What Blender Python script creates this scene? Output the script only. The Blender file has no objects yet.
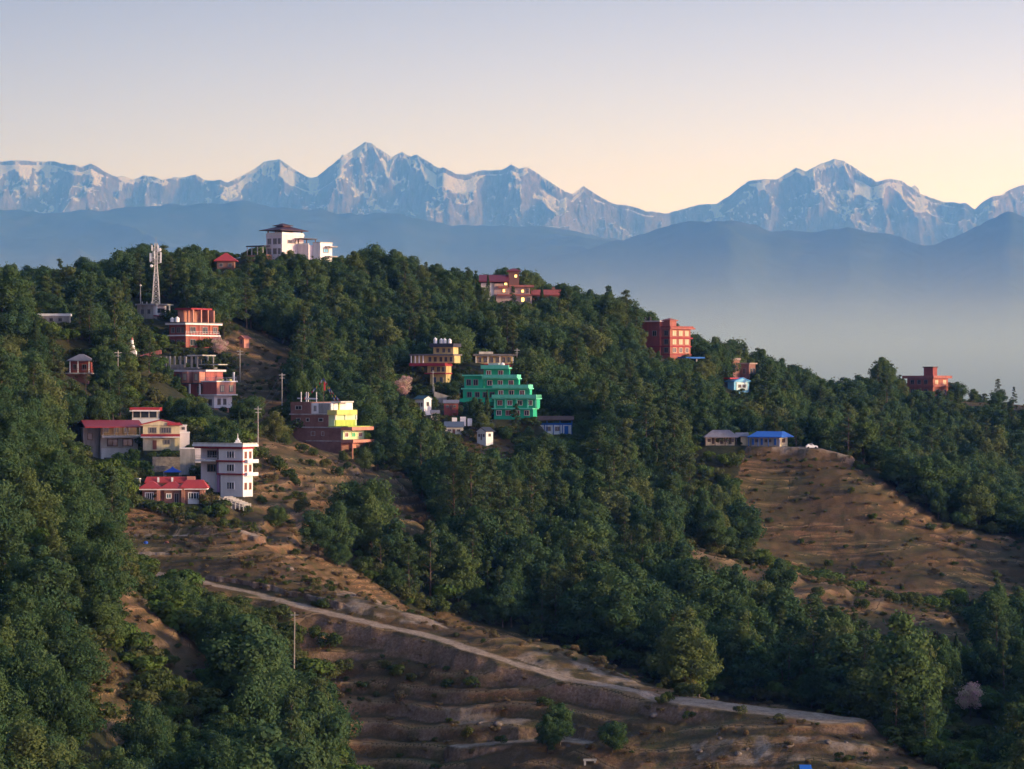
import bpy, math, random
import numpy as np
from mathutils import Vector, Matrix

# ------------------------------------------------------------------ camera, sky, sun, exposure
S = bpy.context.scene
COL = S.collection
F = 2900.0                     # focal length in pixels of the 1024 wide picture
CU, CV = 512.0, 384.5
cam_d = bpy.data.cameras.new("camera")
cam_d.sensor_width = 36.0
cam_d.lens = F / 1024.0 * 36.0
cam_d.clip_start = 1.0
cam_d.clip_end = 150000.0
cam = bpy.data.objects.new("camera", cam_d)
COL.objects.link(cam)
cam.location = (0, 0, 0)
cam.rotation_euler = (math.radians(90), 0, 0)
S.camera = cam

SUN_EL = math.radians(10.0)
SUN_AZ = math.radians(108.0)   # clockwise from the viewing direction (+Y): to the right, a little behind the camera
SUN_STRENGTH = 2.6
SKY_STRENGTH = 0.15
EXPOSURE = 0.9
world = bpy.data.worlds.new("World")
S.world = world
world.use_nodes = True
wn = world.node_tree.nodes
wl = world.node_tree.links
wn.clear()
w_out = wn.new("ShaderNodeOutputWorld")
w_bg = wn.new("ShaderNodeBackground")
w_sky = wn.new("ShaderNodeTexSky")
w_sky.sky_type = 'NISHITA'
w_sky.sun_disc = False
w_sky.sun_elevation = SUN_EL
w_sky.sun_rotation = SUN_AZ
w_sky.altitude = 1900
w_sky.air_density = 1.0
w_sky.dust_density = 2.2
w_sky.ozone_density = 1.6
w_hsv = wn.new("ShaderNodeHueSaturation")
w_hsv.inputs["Saturation"].default_value = 0.8
w_tint = wn.new("ShaderNodeMix")
w_tint.data_type = 'RGBA'
w_tint.blend_type = 'MULTIPLY'
w_tint.inputs[0].default_value = 1.0
w_tint.inputs[7].default_value = (1.06, 0.98, 0.97, 1)
wl.new(w_sky.outputs[0], w_hsv.inputs["Color"])
wl.new(w_hsv.outputs[0], w_tint.inputs[6])
# dawn glow: warmer near the horizon, brighter towards the sun
w_tc = wn.new("ShaderNodeTexCoord")
w_sep = wn.new("ShaderNodeSeparateXYZ")
wl.new(w_tc.outputs["Generated"], w_sep.inputs[0])
w_rz = wn.new("ShaderNodeValToRGB")
w_rz.color_ramp.elements[0].position = 0.045
w_rz.color_ramp.elements[0].color = (1.16, 0.93, 1.54, 1)
w_rz.color_ramp.elements[1].position = 0.16
w_rz.color_ramp.elements[1].color = (0.52, 0.44, 0.55, 1)
w_e = w_rz.color_ramp.elements.new(0.6)
w_e.color = (0.90, 1.02, 1.28, 1)
wl.new(w_sep.outputs[2], w_rz.inputs[0])
w_rx = wn.new("ShaderNodeMapRange")
w_rx.inputs[1].default_value = -0.25
w_rx.inputs[2].default_value = 0.25
w_rx.inputs[3].default_value = 0.60
w_rx.inputs[4].default_value = 1.62
wl.new(w_sep.outputs[0], w_rx.inputs[0])
w_m2 = wn.new("ShaderNodeMix")
w_m2.data_type = 'RGBA'
w_m2.blend_type = 'MULTIPLY'
w_m2.inputs[0].default_value = 1.0
wl.new(w_tint.outputs[2], w_m2.inputs[6])
wl.new(w_rz.outputs[0], w_m2.inputs[7])
w_m3 = wn.new("ShaderNodeVectorMath")
w_m3.operation = 'SCALE'
wl.new(w_m2.outputs[2], w_m3.inputs[0])
wl.new(w_rx.outputs[0], w_m3.inputs[3])
wl.new(w_m3.outputs[0], w_bg.inputs["Color"])
w_bg.inputs["Strength"].default_value = SKY_STRENGTH
wl.new(w_bg.outputs[0], w_out.inputs[0])

sun_d = bpy.data.lights.new("sun", 'SUN')
sun_d.energy = SUN_STRENGTH
sun_d.angle = math.radians(2.0)
sun_d.color = (1.0, 0.83, 0.66)
sun = bpy.data.objects.new("sun", sun_d)
COL.objects.link(sun)
SUN_DIR = Vector((math.sin(SUN_AZ) * math.cos(SUN_EL), math.cos(SUN_AZ) * math.cos(SUN_EL), math.sin(SUN_EL)))
sun.rotation_euler = (-SUN_DIR).to_track_quat('-Z', 'Y').to_euler()

S.view_settings.view_transform = 'Standard'
S.view_settings.look = 'None'
S.view_settings.gamma = 1.0
S.view_settings.use_curve_mapping = False
S.view_settings.exposure = EXPOSURE
S.render.engine = 'CYCLES'
S.cycles.use_denoising = True
S.cycles.max_bounces = 5
S.cycles.diffuse_bounces = 2
S.cycles.glossy_bounces = 2
S.cycles.transmission_bounces = 2
S.cycles.transparent_max_bounces = 8
S.cycles.volume_bounces = 0
S.cycles.caustics_reflective = False
S.cycles.caustics_refractive = False

# ------------------------------------------------------------------ helpers
random.seed(7)
RNG = np.random.default_rng(11)


def P(u, v, Y):
    """the point at distance Y whose picture lies at pixel (u, v): used once, to survey where each thing stands"""
    return Vector(((u - CU) / F * Y, Y, (CV - v) / F * Y))


K = 3.5        # the far country is worked out in units of 3.5 m: the snow range stands 45 km off


def tag(o, label=None, cat=None, group=None, kind=None):
    if label:
        o['label'] = label
    if cat:
        o['category'] = cat
    if group:
        o['group'] = group
    if kind:
        o['kind'] = kind
    return o


def link_mesh(name, me, mat=None, parent=None):
    o = bpy.data.objects.new(name, me)
    COL.objects.link(o)
    if parent is not None:
        o.parent = parent
    if mat is not None:
        if not isinstance(mat, (list, tuple)):
            mat = [mat]
        if not me.materials:
            for m in mat:
                me.materials.append(m)
    return o


def mesh_np(name, verts, quads=None, smooth=False):
    verts = np.asarray(verts, dtype=np.float32)
    quads = np.asarray(quads, dtype=np.int32)
    n = quads.shape[1]
    me = bpy.data.meshes.new(name)
    me.vertices.add(len(verts))
    me.vertices.foreach_set("co", verts.ravel())
    me.loops.add(quads.size)
    me.loops.foreach_set("vertex_index", quads.ravel())
    me.polygons.add(len(quads))
    me.polygons.foreach_set("loop_start", np.arange(0, quads.size, n, dtype=np.int32))
    me.polygons.foreach_set("loop_total", np.full(len(quads), n, dtype=np.int32))
    if smooth:
        me.polygons.foreach_set("use_smooth", np.ones(len(quads), dtype=bool))
    me.update()
    me.validate()
    return me


def grid_quads(nr, nc):
    i = np.arange(nr - 1)[:, None] * nc + np.arange(nc - 1)[None, :]
    return np.stack([i, i + 1, i + nc + 1, i + nc], -1).reshape(-1, 4)


def hash2(ix, iy, seed):
    h = (ix.astype(np.int64) * 374761393 + iy.astype(np.int64) * 668265263 + seed * 974634777) & 0xFFFFFFFF
    h = ((h ^ (h >> 13)) * 1274126177) & 0xFFFFFFFF
    h = (h ^ (h >> 16)) & 0xFFFFFFFF
    return h / 4294967295.0


def vnoise(x, y, seed=0):
    x = np.asarray(x, dtype=np.float64)
    y = np.asarray(y, dtype=np.float64)
    ix = np.floor(x)
    iy = np.floor(y)
    fx = x - ix
    fy = y - iy
    fx = fx * fx * fx * (fx * (fx * 6 - 15) + 10)
    fy = fy * fy * fy * (fy * (fy * 6 - 15) + 10)
    a = hash2(ix, iy, seed)
    b = hash2(ix + 1, iy, seed)
    c = hash2(ix, iy + 1, seed)
    d = hash2(ix + 1, iy + 1, seed)
    return (a + (b - a) * fx) * (1 - fy) + (c + (d - c) * fx) * fy


def fbm(x, y, oct=4, seed=0, gain=0.5):
    t, a, s = 0.0, 1.0, 0.0
    for o in range(oct):
        t = t + a * (vnoise(x * 2 ** o, y * 2 ** o, seed + o * 17) * 2 - 1)
        s += a
        a *= gain
    return t / s


def ridged(x, y, oct=5, seed=0, gain=0.55):
    t, a, s, w = 0.0, 1.0, 0.0, 1.0
    for o in range(oct):
        n = 1 - np.abs(vnoise(x * 2 ** o, y * 2 ** o, seed + o * 31) * 2 - 1)
        n = n * n * w
        w = np.clip(n * 1.6, 0, 1)
        t = t + a * n
        s += a
        a *= gain
    return t / s


def sstep(a, b, x):
    t = np.clip((x - a) / (b - a), 0, 1)
    return t * t * (3 - 2 * t)


def in_poly(u, v, poly):
    inside = np.zeros(np.shape(u), dtype=bool)
    n = len(poly)
    j = n - 1
    for i in range(n):
        xi, yi = poly[i]
        xj, yj = poly[j]
        c = ((yi > v) != (yj > v)) & (u < (xj - xi) * (v - yi) / (yj - yi + 1e-9) + xi)
        inside ^= c
        j = i
    return inside


# ------------------------------------------------------------------ materials
def new_mat(name):
    m = bpy.data.materials.new(name)
    m.use_nodes = True
    nt = m.node_tree
    nt.nodes.clear()
    out = nt.nodes.new("ShaderNodeOutputMaterial")
    return m, nt, out


def N(nt, t, **kw):
    n = nt.nodes.new(t)
    for k, v in kw.items():
        setattr(n, k, v)
    return n


def ramp(nt, fac, stops):
    r = nt.nodes.new("ShaderNodeValToRGB")
    while len(r.color_ramp.elements) > 1:
        r.color_ramp.elements.remove(r.color_ramp.elements[-1])
    r.color_ramp.elements[0].position = stops[0][0]
    c = stops[0][1]
    r.color_ramp.elements[0].color = (*c, 1) if not np.isscalar(c) else (c, c, c, 1)
    for p, c in stops[1:]:
        e = r.color_ramp.elements.new(p)
        e.color = (*c, 1) if not np.isscalar(c) else (c, c, c, 1)
    nt.links.new(fac, r.inputs[0])
    return r.outputs[0]


def mixc(nt, fac, a, b, blend='MIX'):
    m = nt.nodes.new("ShaderNodeMix")
    m.data_type = 'RGBA'
    m.blend_type = blend
    for sock, val in ((m.inputs[0], fac), (m.inputs[6], a), (m.inputs[7], b)):
        if hasattr(val, "is_output"):
            nt.links.new(val, sock)
        elif np.isscalar(val):
            sock.default_value = val
        else:
            sock.default_value = (*val[:3], 1)
    return m.outputs[2]


def mth(nt, op, a, b=None, clamp=False):
    m = nt.nodes.new("ShaderNodeMath")
    m.operation = op
    m.use_clamp = clamp
    for i, val in enumerate((a, b)):
        if val is None:
            continue
        if hasattr(val, "is_output"):
            nt.links.new(val, m.inputs[i])
        else:
            m.inputs[i].default_value = val
    return m.outputs[0]


def noise_tex(nt, scale, detail=4, rough=0.55, vec=None, dist=0.0):
    n = nt.nodes.new("ShaderNodeTexNoise")
    n.inputs["Scale"].default_value = scale
    n.inputs["Detail"].default_value = detail
    n.inputs["Roughness"].default_value = rough
    n.inputs["Distortion"].default_value = dist
    if vec is not None:
        nt.links.new(vec, n.inputs["Vector"])
    return n.outputs["Fac"]


_MATS = {}


def plaster(name, col, dirt=0.35, rough=0.85, scale=0.5, metal=0.0, streak=True):
    """painted render / concrete / sheet metal with stains of its own"""
    if name in _MATS:
        return _MATS[name]
    m, nt, out = new_mat(name)
    tc = N(nt, "ShaderNodeTexCoord").outputs["Object"]
    mp = N(nt, "ShaderNodeMapping")
    mp.inputs["Scale"].default_value = (1.6, 1.6, 0.35) if streak else (1, 1, 1)
    nt.links.new(tc, mp.inputs[0])
    n1 = noise_tex(nt, scale, 6, 0.65, mp.outputs[0])
    n2 = noise_tex(nt, 3.0, 4, 0.6, tc)
    f = mth(nt, 'MULTIPLY', ramp(nt, n1, [(0.40, 0.0), (0.64, 1.0)]), min(1.0, dirt * 1.7))
    dark = tuple(c * 0.38 + 0.02 for c in col)
    c = mixc(nt, f, col, dark)
    c = mixc(nt, mth(nt, 'MULTIPLY', n2, 0.3), c, tuple(x * 0.75 for x in col))
    b = N(nt, "ShaderNodeBsdfPrincipled")
    nt.links.new(c, b.inputs["Base Color"])
    b.inputs["Roughness"].default_value = rough
    b.inputs["Metallic"].default_value = metal
    b.inputs["Specular IOR Level"].default_value = 0.25
    nt.links.new(b.outputs[0], out.inputs[0])
    _MATS[name] = m
    return m


def brick(name, c1, c2, mortar):
    if name in _MATS:
        return _MATS[name]
    m, nt, out = new_mat(name)
    tc = N(nt, "ShaderNodeTexCoord").outputs["Object"]
    # wall coordinates: along the wall (x + y) and up
    sx = N(nt, "ShaderNodeSeparateXYZ")
    nt.links.new(tc, sx.inputs[0])
    cb = N(nt, "ShaderNodeCombineXYZ")
    nt.links.new(mth(nt, 'ADD', sx.outputs[0], sx.outputs[1]), cb.inputs[0])
    nt.links.new(sx.outputs[2], cb.inputs[1])
    bt = N(nt, "ShaderNodeTexBrick")
    bt.inputs["Scale"].default_value = 1.0
    bt.inputs["Brick Width"].default_value = 0.5
    bt.inputs["Row Height"].default_value = 0.16
    bt.inputs["Mortar Size"].default_value = 0.018
    bt.inputs["Color1"].default_value = (*c1, 1)
    bt.inputs["Color2"].default_value = (*c2, 1)
    bt.inputs["Mortar"].default_value = (*mortar, 1)
    nt.links.new(cb.outputs[0], bt.inputs["Vector"])
    n1 = noise_tex(nt, 0.6, 5, 0.6, tc)
    c = mixc(nt, mth(nt, 'MULTIPLY', ramp(nt, n1, [(0.4, 0.0), (0.7, 1.0)]), 0.55), bt.outputs[0], tuple(x * 0.5 for x in c1))
    b = N(nt, "ShaderNodeBsdfPrincipled")
    nt.links.new(c, b.inputs["Base Color"])
    b.inputs["Roughness"].default_value = 0.9
    b.inputs["Specular IOR Level"].default_value = 0.15
    nt.links.new(b.outputs[0], out.inputs[0])
    _MATS[name] = m
    return m


def sheet_roof(name, col, dirt=0.3):
    """corrugated painted metal sheet"""
    if name in _MATS:
        return _MATS[name]
    m, nt, out = new_mat(name)
    tc = N(nt, "ShaderNodeTexCoord").outputs["Object"]
    w = N(nt, "ShaderNodeTexWave")
    w.inputs["Scale"].default_value = 1.6
    w.inputs["Distortion"].default_value = 0.0
    nt.links.new(tc, w.inputs["Vector"])
    n1 = noise_tex(nt, 0.7, 6, 0.65, tc)
    f = mth(nt, 'MULTIPLY', ramp(nt, n1, [(0.4, 0.0), (0.7, 1.0)]), dirt)
    c = mixc(nt, f, col, tuple(x * 0.4 + 0.02 for x in col))
    b = N(nt, "ShaderNodeBsdfPrincipled")
    nt.links.new(c, b.inputs["Base Color"])
    b.inputs["Roughness"].default_value = 0.5
    b.inputs["Specular IOR Level"].default_value = 0.35
    bp = N(nt, "ShaderNodeBump")
    bp.inputs["Strength"].default_value = 0.5
    bp.inputs["Distance"].default_value = 0.03
    nt.links.new(w.outputs[1], bp.inputs["Height"])
    nt.links.new(bp.outputs[0], b.inputs["Normal"])
    nt.links.new(b.outputs[0], out.inputs[0])
    _MATS[name] = m
    return m


def glass(name="window_glass", col=(0.02, 0.025, 0.03), rough=0.12):
    if name in _MATS:
        return _MATS[name]
    m, nt, out = new_mat(name)
    tc = N(nt, "ShaderNodeTexCoord").outputs["Object"]
    n1 = noise_tex(nt, 1.3, 3, 0.5, tc)
    c = mixc(nt, n1, col, tuple(x * 2.2 for x in col))
    b = N(nt, "ShaderNodeBsdfPrincipled")
    nt.links.new(c, b.inputs["Base Color"])
    b.inputs["Roughness"].default_value = rough
    nt.links.new(b.outputs[0], out.inputs[0])
    _MATS[name] = m
    return m


def lamp_glow(name, col, strength):
    if name in _MATS:
        return _MATS[name]
    m, nt, out = new_mat(name)
    tc = N(nt, "ShaderNodeTexCoord").outputs["Object"]
    n1 = noise_tex(nt, 0.8, 2, 0.5, tc)
    c = mixc(nt, n1, tuple(x * 0.6 for x in col), col)
    e = N(nt, "ShaderNodeEmission")
    nt.links.new(c, e.inputs[0])
    e.inputs[1].default_value = strength
    nt.links.new(e.outputs[0], out.inputs[0])
    _MATS[name] = m
    return m


def foliage(name, stops, trans=0.36, val=1.0):
    """leaf material: tint of each tree from its own random number, plus patches of older and younger leaves"""
    if name in _MATS:
        return _MATS[name]
    m, nt, out = new_mat(name)
    oi = N(nt, "ShaderNodeObjectInfo")
    c = ramp(nt, oi.outputs["Random"], stops)
    tc = N(nt, "ShaderNodeTexCoord").outputs["Object"]
    n1 = noise_tex(nt, 0.55, 3, 0.6, tc)
    n2 = noise_tex(nt, 3.5, 2, 0.6, tc)
    c = mixc(nt, ramp(nt, n1, [(0.35, 0.0), (0.7, 0.55)]), c, (0.080 * val, 0.108 * val, 0.038 * val))
    g = N(nt, "ShaderNodeHueSaturation")
    nt.links.new(c, g.inputs["Color"])
    nt.links.new(mth(nt, 'MULTIPLY_ADD', n2, 0.9), g.inputs["Value"])
    g.inputs["Value"].links[0].from_node.inputs[2].default_value = 0.78
    d = N(nt, "ShaderNodeBsdfDiffuse")
    t = N(nt, "ShaderNodeBsdfTranslucent")
    nt.links.new(g.outputs[0], d.inputs[0])
    nt.links.new(g.outputs[0], t.inputs[0])
    mx = N(nt, "ShaderNodeMixShader")
    mx.inputs[0].default_value = trans
    nt.links.new(d.outputs[0], mx.inputs[1])
    nt.links.new(t.outputs[0], mx.inputs[2])
    nt.links.new(mx.outputs[0], out.inputs[0])
    _MATS[name] = m
    return m

# ------------------------------------------------------------------ the hill: survey points (pixel u, pixel v, distance in metres)
CTRL = [
    # skyline of the main ridge (bare ground, the trees stand on it)
    (-420, 330, 930), (-250, 326, 915), (-150, 324, 900), (0, 314, 885), (80, 310, 870), (170, 294, 865), (240, 270, 880), (290, 257, 890),
    (340, 280, 893), (420, 292, 900), (500, 302, 905), (560, 316, 910), (620, 334, 920), (670, 360, 925), (720, 382, 950),
    (770, 396, 985), (830, 408, 1020), (880, 408, 1080), (930, 400, 1125), (1000, 405, 1150), (1100, 418, 1200), (1250, 430, 1250), (1440, 445, 1300),
    # village ridge on the left
    (155, 303, 772), (190, 347, 735), (120, 330, 740), (185, 375, 708), (215, 418, 678), (175, 402, 690), (140, 380, 690), (130, 352, 720),
    (110, 461, 600), (160, 450, 592), (135, 424, 620), (90, 430, 612), (165, 470, 568), (222, 496, 543), (170, 503, 530), (200, 448, 590),
    (170, 521, 513), (120, 515, 512), (130, 535, 504), (210, 534, 499), (240, 528, 500), (150, 573, 474), (130, 556, 484), (70, 520, 500),
    (250, 440, 610), (270, 400, 690), (250, 345, 760), (290, 420, 662), (330, 450, 650), (365, 452, 655), (290, 345, 800), (330, 340, 815),
    (230, 310, 800), (400, 345, 820), (330, 395, 720), (370, 400, 735),
    (280, 470, 585), (330, 490, 590), (410, 490, 610), (300, 512, 545), (360, 515, 552), (440, 528, 560), (290, 545, 510), (340, 560, 505), (260, 500, 545),
    (100, 472, 572), (130, 474, 570), (70, 462, 572), (90, 466, 590),
    # left middle
    (0, 345, 640), (60, 350, 640), (130, 352, 672), (-150, 340, 640), (-300, 340, 640), (0, 345, 730), (70, 345, 750), (-150, 345, 740),
    (0, 392, 575), (60, 402, 622), (100, 398, 640), (40, 414, 590), (0, 420, 520), (60, 450, 520), (-150, 400, 570), (-150, 440, 500), (100, 480, 540),
    # the near wooded spur on the left
    (-300, 425, 440), (-150, 430, 430), (0, 446, 412), (60, 508, 400), (105, 570, 390), (130, 598, 384), (165, 620, 376), (210, 665, 366), (250, 715, 356),
    (0, 560, 360), (60, 640, 345), (100, 690, 338), (0, 690, 325), (60, 740, 322), (140, 745, 330), (-150, 560, 365), (-150, 690, 325), (-300, 560, 370),
    (0, 800, 300), (100, 820, 300), (200, 800, 320), (-150, 800, 300), (90, 655, 345), (125, 690, 342), (135, 720, 338), (160, 665, 358),
    # gully behind it
    (150, 640, 420), (200, 640, 425), (250, 690, 402), (120, 600, 435), (60, 540, 455), (0, 480, 480), (300, 735, 385), (350, 790, 365), (260, 650, 428),
    # the spur with the track
    (200, 582, 464), (250, 592, 460), (320, 611, 450), (380, 625, 444), (430, 636, 438), (480, 652, 430), (520, 665, 426), (570, 680, 421), (620, 688, 416),
    (680, 700, 411), (740, 709, 406), (800, 716, 402), (830, 719, 400), (880, 744, 394), (930, 772, 388), (980, 800, 380), (1060, 840, 372),
    (240, 560, 478), (300, 566, 478), (360, 600, 463), (420, 618, 454), (480, 634, 449), (530, 641, 446), (600, 663, 436), (650, 681, 428), (720, 700, 418),
    (330, 700, 432), (420, 700, 424), (500, 705, 416), (330, 640, 442), (430, 660, 433), (330, 769, 408), (420, 745, 412), (520, 742, 407), (520, 769, 400), (600, 735, 405), (600, 769, 395),
    (700, 740, 398), (700, 769, 390), (800, 745, 392), (840, 769, 384), (500, 830, 380), (700, 830, 370), (880, 830, 370), (330, 830, 385),
    # valley behind the track spur
    (400, 640, 486), (470, 660, 480), (560, 690, 470), (640, 705, 462), (720, 725, 452), (800, 745, 444), (880, 775, 432), (960, 800, 425), (1060, 830, 418), (1250, 860, 415),
    (340, 592, 498), (390, 590, 515), (460, 590, 540), (540, 610, 545), (620, 630, 535), (700, 650, 525), (800, 680, 505), (900, 715, 480), (1000, 735, 470), (1100, 750, 465), (1300, 770, 465),
    # the wooded slope
    (450, 545, 580), (520, 520, 630), (600, 530, 635), (640, 570, 590), (440, 490, 655), (520, 460, 690), (600, 470, 700), (660, 480, 700),
    (460, 437, 708), (420, 415, 715), (500, 420, 725), (550, 432, 728), (435, 388, 752), (495, 366, 778), (380, 440, 680), (420, 470, 665),
    (560, 390, 800), (640, 415, 800), (650, 380, 880), (520, 340, 840), (450, 330, 850), (700, 410, 860), (620, 440, 760),
    # terraced bench
    (680, 552, 606), (760, 566, 602), (850, 590, 592), (930, 611, 586), (990, 640, 576), (1100, 660, 570), (1300, 680, 570), (720, 590, 582), (800, 608, 574), (880, 640, 562), (960, 665, 552),
    (740, 562, 640), (800, 580, 645), (900, 604, 640), (980, 618, 640), (1080, 640, 630),
    # bare hill with the farmhouses
    (705, 446, 728), (750, 446, 728), (790, 446, 728), (830, 450, 722), (880, 481, 712), (930, 516, 702), (1024, 546, 690), (1100, 572, 682), (1300, 600, 680),
    (740, 512, 692), (745, 552, 660), (790, 520, 690), (790, 490, 704), (850, 492, 700), (880, 520, 690), (830, 560, 672), (905, 556, 672), (945, 585, 655), (960, 560, 672), (820, 580, 652), (1000, 580, 668),
    (760, 452, 780), (850, 470, 790), (900, 510, 780), (960, 545, 770), (1024, 570, 765), (1100, 590, 770), (1300, 610, 770),
    (760, 420, 860), (850, 455, 900), (900, 480, 880), (960, 490, 900), (1024, 500, 900), (850, 425, 980), (930, 440, 1010), (1024, 450, 1020), (1150, 480, 1000), (1300, 500, 1000),
    # behind the skyline
    (-420, 400, 1250), (0, 385, 1200), (290, 372, 1200), (500, 395, 1200), (670, 430, 1200), (830, 455, 1320), (930, 455, 1400), (1100, 470, 1460), (1440, 500, 1500),
    (-420, 560, 1700), (0, 560, 1700), (290, 560, 1700), (500, 560, 1700), (700, 580, 1700), (930, 600, 1750), (1150, 600, 1750), (1440, 600, 1750),
    # towards the camera
    (-300, 900, 250), (100, 980, 240), (500, 980, 290), (900, 980, 300), (1300, 980, 320), (500, 1300, 180), (0, 1300, 180), (1000, 1300, 180),
]
ROADS = [
    # (polyline, half width, shoulder)
    ([(112, 556, 488), (130, 561, 482), (150, 572, 475), (200, 582, 464), (250, 592, 460), (320, 611, 450), (380, 625, 444), (430, 636, 438), (480, 652, 430), (520, 665, 426),
      (570, 679, 421), (620, 688, 416), (680, 700, 411)], 1.6, 2.6),
    ([(680, 700, 411), (740, 708, 407), (800, 715, 403), (834, 720, 400)], 4.0, 2.5),
    ([(122, 535, 505), (170, 536, 503), (210, 535, 500), (240, 530, 500), (256, 536, 498)], 1.1, 1.0),
    ([(462, 746, 409), (520, 741, 408), (556, 738, 408), (585, 742, 405)], 1.6, 0.9),
    ([(560, 640, 446), (590, 660, 437), (660, 680, 428)], 0.0, 0.0),
    ([(783, 447, 724), (815, 447, 723), (845, 455, 720)], 1.4, 2.0),
]
OPEN = [
    # (polygon in survey pixels, nearest, farthest distance, terrace step in metres, terrace strength)
    ([(118, 512), (250, 500), (340, 560), (425, 612), (530, 636), (650, 676), (690, 696), (640, 690), (520, 664), (430, 634), (320, 609), (200, 580), (112, 556)], 400, 520, 1.0, 0.4),
    ([(112, 556), (200, 580), (320, 609), (430, 634), (520, 664), (640, 690), (690, 696), (835, 712), (1000, 810), (1000, 900), (300, 900), (330, 690), (285, 612), (150, 588)], 368, 520, 2.1, 0.85),
    ([(235, 430), (285, 440), (345, 452), (400, 470), (450, 520), (440, 540), (380, 540), (300, 560), (240, 540), (215, 500), (250, 470)], 480, 665, 1.9, 0.8),
    ([(228, 330), (262, 332), (300, 352), (292, 402), (262, 430), (235, 420), (232, 370), (215, 352)], 640, 800, 2.0, 0.4),
    ([(748, 446), (830, 446), (885, 480), (940, 514), (1045, 546), (1045, 606), (960, 606), (900, 606), (820, 580), (745, 552), (738, 500)], 600, 745, 1.8, 0.5),
    ([(664, 538), (760, 556), (850, 584), (940, 608), (1005, 642), (960, 656), (880, 640), (800, 606), (700, 580)], 540, 625, 2.4, 0.75),
    ([(112, 575), (150, 600), (212, 660), (205, 700), (165, 690), (135, 650), (118, 610)], 350, 392, 1.6, 0.3),
    ([(80, 648), (125, 662), (145, 720), (120, 735), (88, 705)], 325, 362, 1.6, 0.3),
    ([(800, 398), (872, 398), (872, 412), (800, 412)], 960, 1120, 2, 0.2),
    ([(960, 394), (1050, 394), (1050, 412), (960, 412)], 1040, 1220, 2, 0.2),
    ([(472, 432), (520, 438), (520, 470), (480, 462), (455, 445)], 655, 725, 2, 0.3),
]

# trampled and eroded bare earth beside the track
DIRT = [([(632, 689), (700, 693), (760, 701), (834, 711), (856, 724), (800, 724), (730, 717), (668, 704)], 392, 430), ([(512, 652), (545, 648), (600, 667), (652, 683), (640, 690), (560, 676)], 405, 450),
        ([(440, 700), (545, 712), (550, 722), (455, 720)], 395, 425), ([(690, 746), (800, 742), (862, 738), (880, 756), (800, 764), (700, 764)], 370, 400), ([(330, 580), (420, 616), (470, 634), (420, 630), (330, 605)], 445, 470),
        ([(760, 447), (800, 446), (845, 450), (850, 454), (800, 452)], 700, 735)]


def tps(r2):
    return np.where(r2 > 1e-9, 0.5 * r2 * np.log(np.maximum(r2, 1e-9)), 0.0)


_c = np.array(CTRL, dtype=np.float64)
_cx = (_c[:, 0] - CU) / F * _c[:, 2] / 100.0
_cy = _c[:, 2] / 100.0
_cz = (CV - _c[:, 1]) / F * _c[:, 2]
_n = len(_c)
_K = tps((_cx[:, None] - _cx[None]) ** 2 + (_cy[:, None] - _cy[None]) ** 2) + np.eye(_n) * 0.004
_A = np.zeros((_n + 3, _n + 3))
_A[:_n, :_n] = _K
_A[:_n, _n] = 1
_A[:_n, _n + 1] = _cx
_A[:_n, _n + 2] = _cy
_A[_n:, :_n] = _A[:_n, _n:].T
_sol = np.linalg.solve(_A, np.concatenate([_cz, [0, 0, 0]]))

GU = np.arange(-440, 1470, 8.0)
GY = np.arange(150, 1800, 5.0)


def _coarse():
    uu, yy = np.meshgrid(GU, GY)
    x = ((uu - CU) / F * yy / 100).ravel()
    y = (yy / 100).ravel()
    z = np.empty_like(x)
    for i in range(0, len(x), 20000):
        s = slice(i, i + 20000)
        z[s] = tps((x[s, None] - _cx[None]) ** 2 + (y[s, None] - _cy[None]) ** 2) @ _sol[:_n] + _sol[_n] + _sol[_n + 1] * x[s] + _sol[_n + 2] * y[s]
    return z.reshape(len(GY), len(GU))


GZ = _coarse()
PADS = []      # (x, y, z, radius): level ground under the houses, filled below


def pad(u, v, Y, r):
    p = P(u, v, Y)
    PADS.append((p.x, p.y, p.z, r))


PAD_LIST = [(290, 262, 888, 7), (226, 268, 871, 4), (156, 303, 768, 3), (150, 322, 766, 4.5), (182, 348, 744, 7), (188, 374, 715, 6), (200, 412, 684, 4), (76, 384, 646, 8), (186, 404, 688, 4), (110, 462, 603, 5), (126, 461, 604, 5), (160, 450, 595, 5), (145, 428, 625, 4),
            (223, 496, 548, 5.5), (203, 497, 552, 5), (160, 503, 533, 5), (190, 503, 533, 5), (330, 453, 654, 6), (500, 419, 731, 7), (522, 419, 732, 7), (432, 387, 757, 5), (495, 370, 789, 6), (555, 434, 731, 5), (454, 434, 710, 3), (500, 304, 909, 5), (520, 304, 909, 5), (670, 362, 926, 6),
            (765, 446, 728, 5), (725, 445, 733, 5), (930, 396, 1132, 6), (811, 448.6, 722, 2.5)]
for _q in PAD_LIST:
    pad(*_q)


def road_dist(x, y, pts):
    best = np.full(x.shape, 1e9)
    zr = np.zeros(x.shape)
    q = [P(*p) for p in pts]
    for a, b in zip(q[:-1], q[1:]):
        dx, dy = b.x - a.x, b.y - a.y
        L2 = dx * dx + dy * dy
        t = np.clip(((x - a.x) * dx + (y - a.y) * dy) / L2, 0, 1)
        d = np.hypot(x - a.x - t * dx, y - a.y - t * dy)
        m = d < best
        best = np.where(m, d, best)
        zr = np.where(m, a.z + t * (b.z - a.z), zr)
    return best, zr


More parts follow.
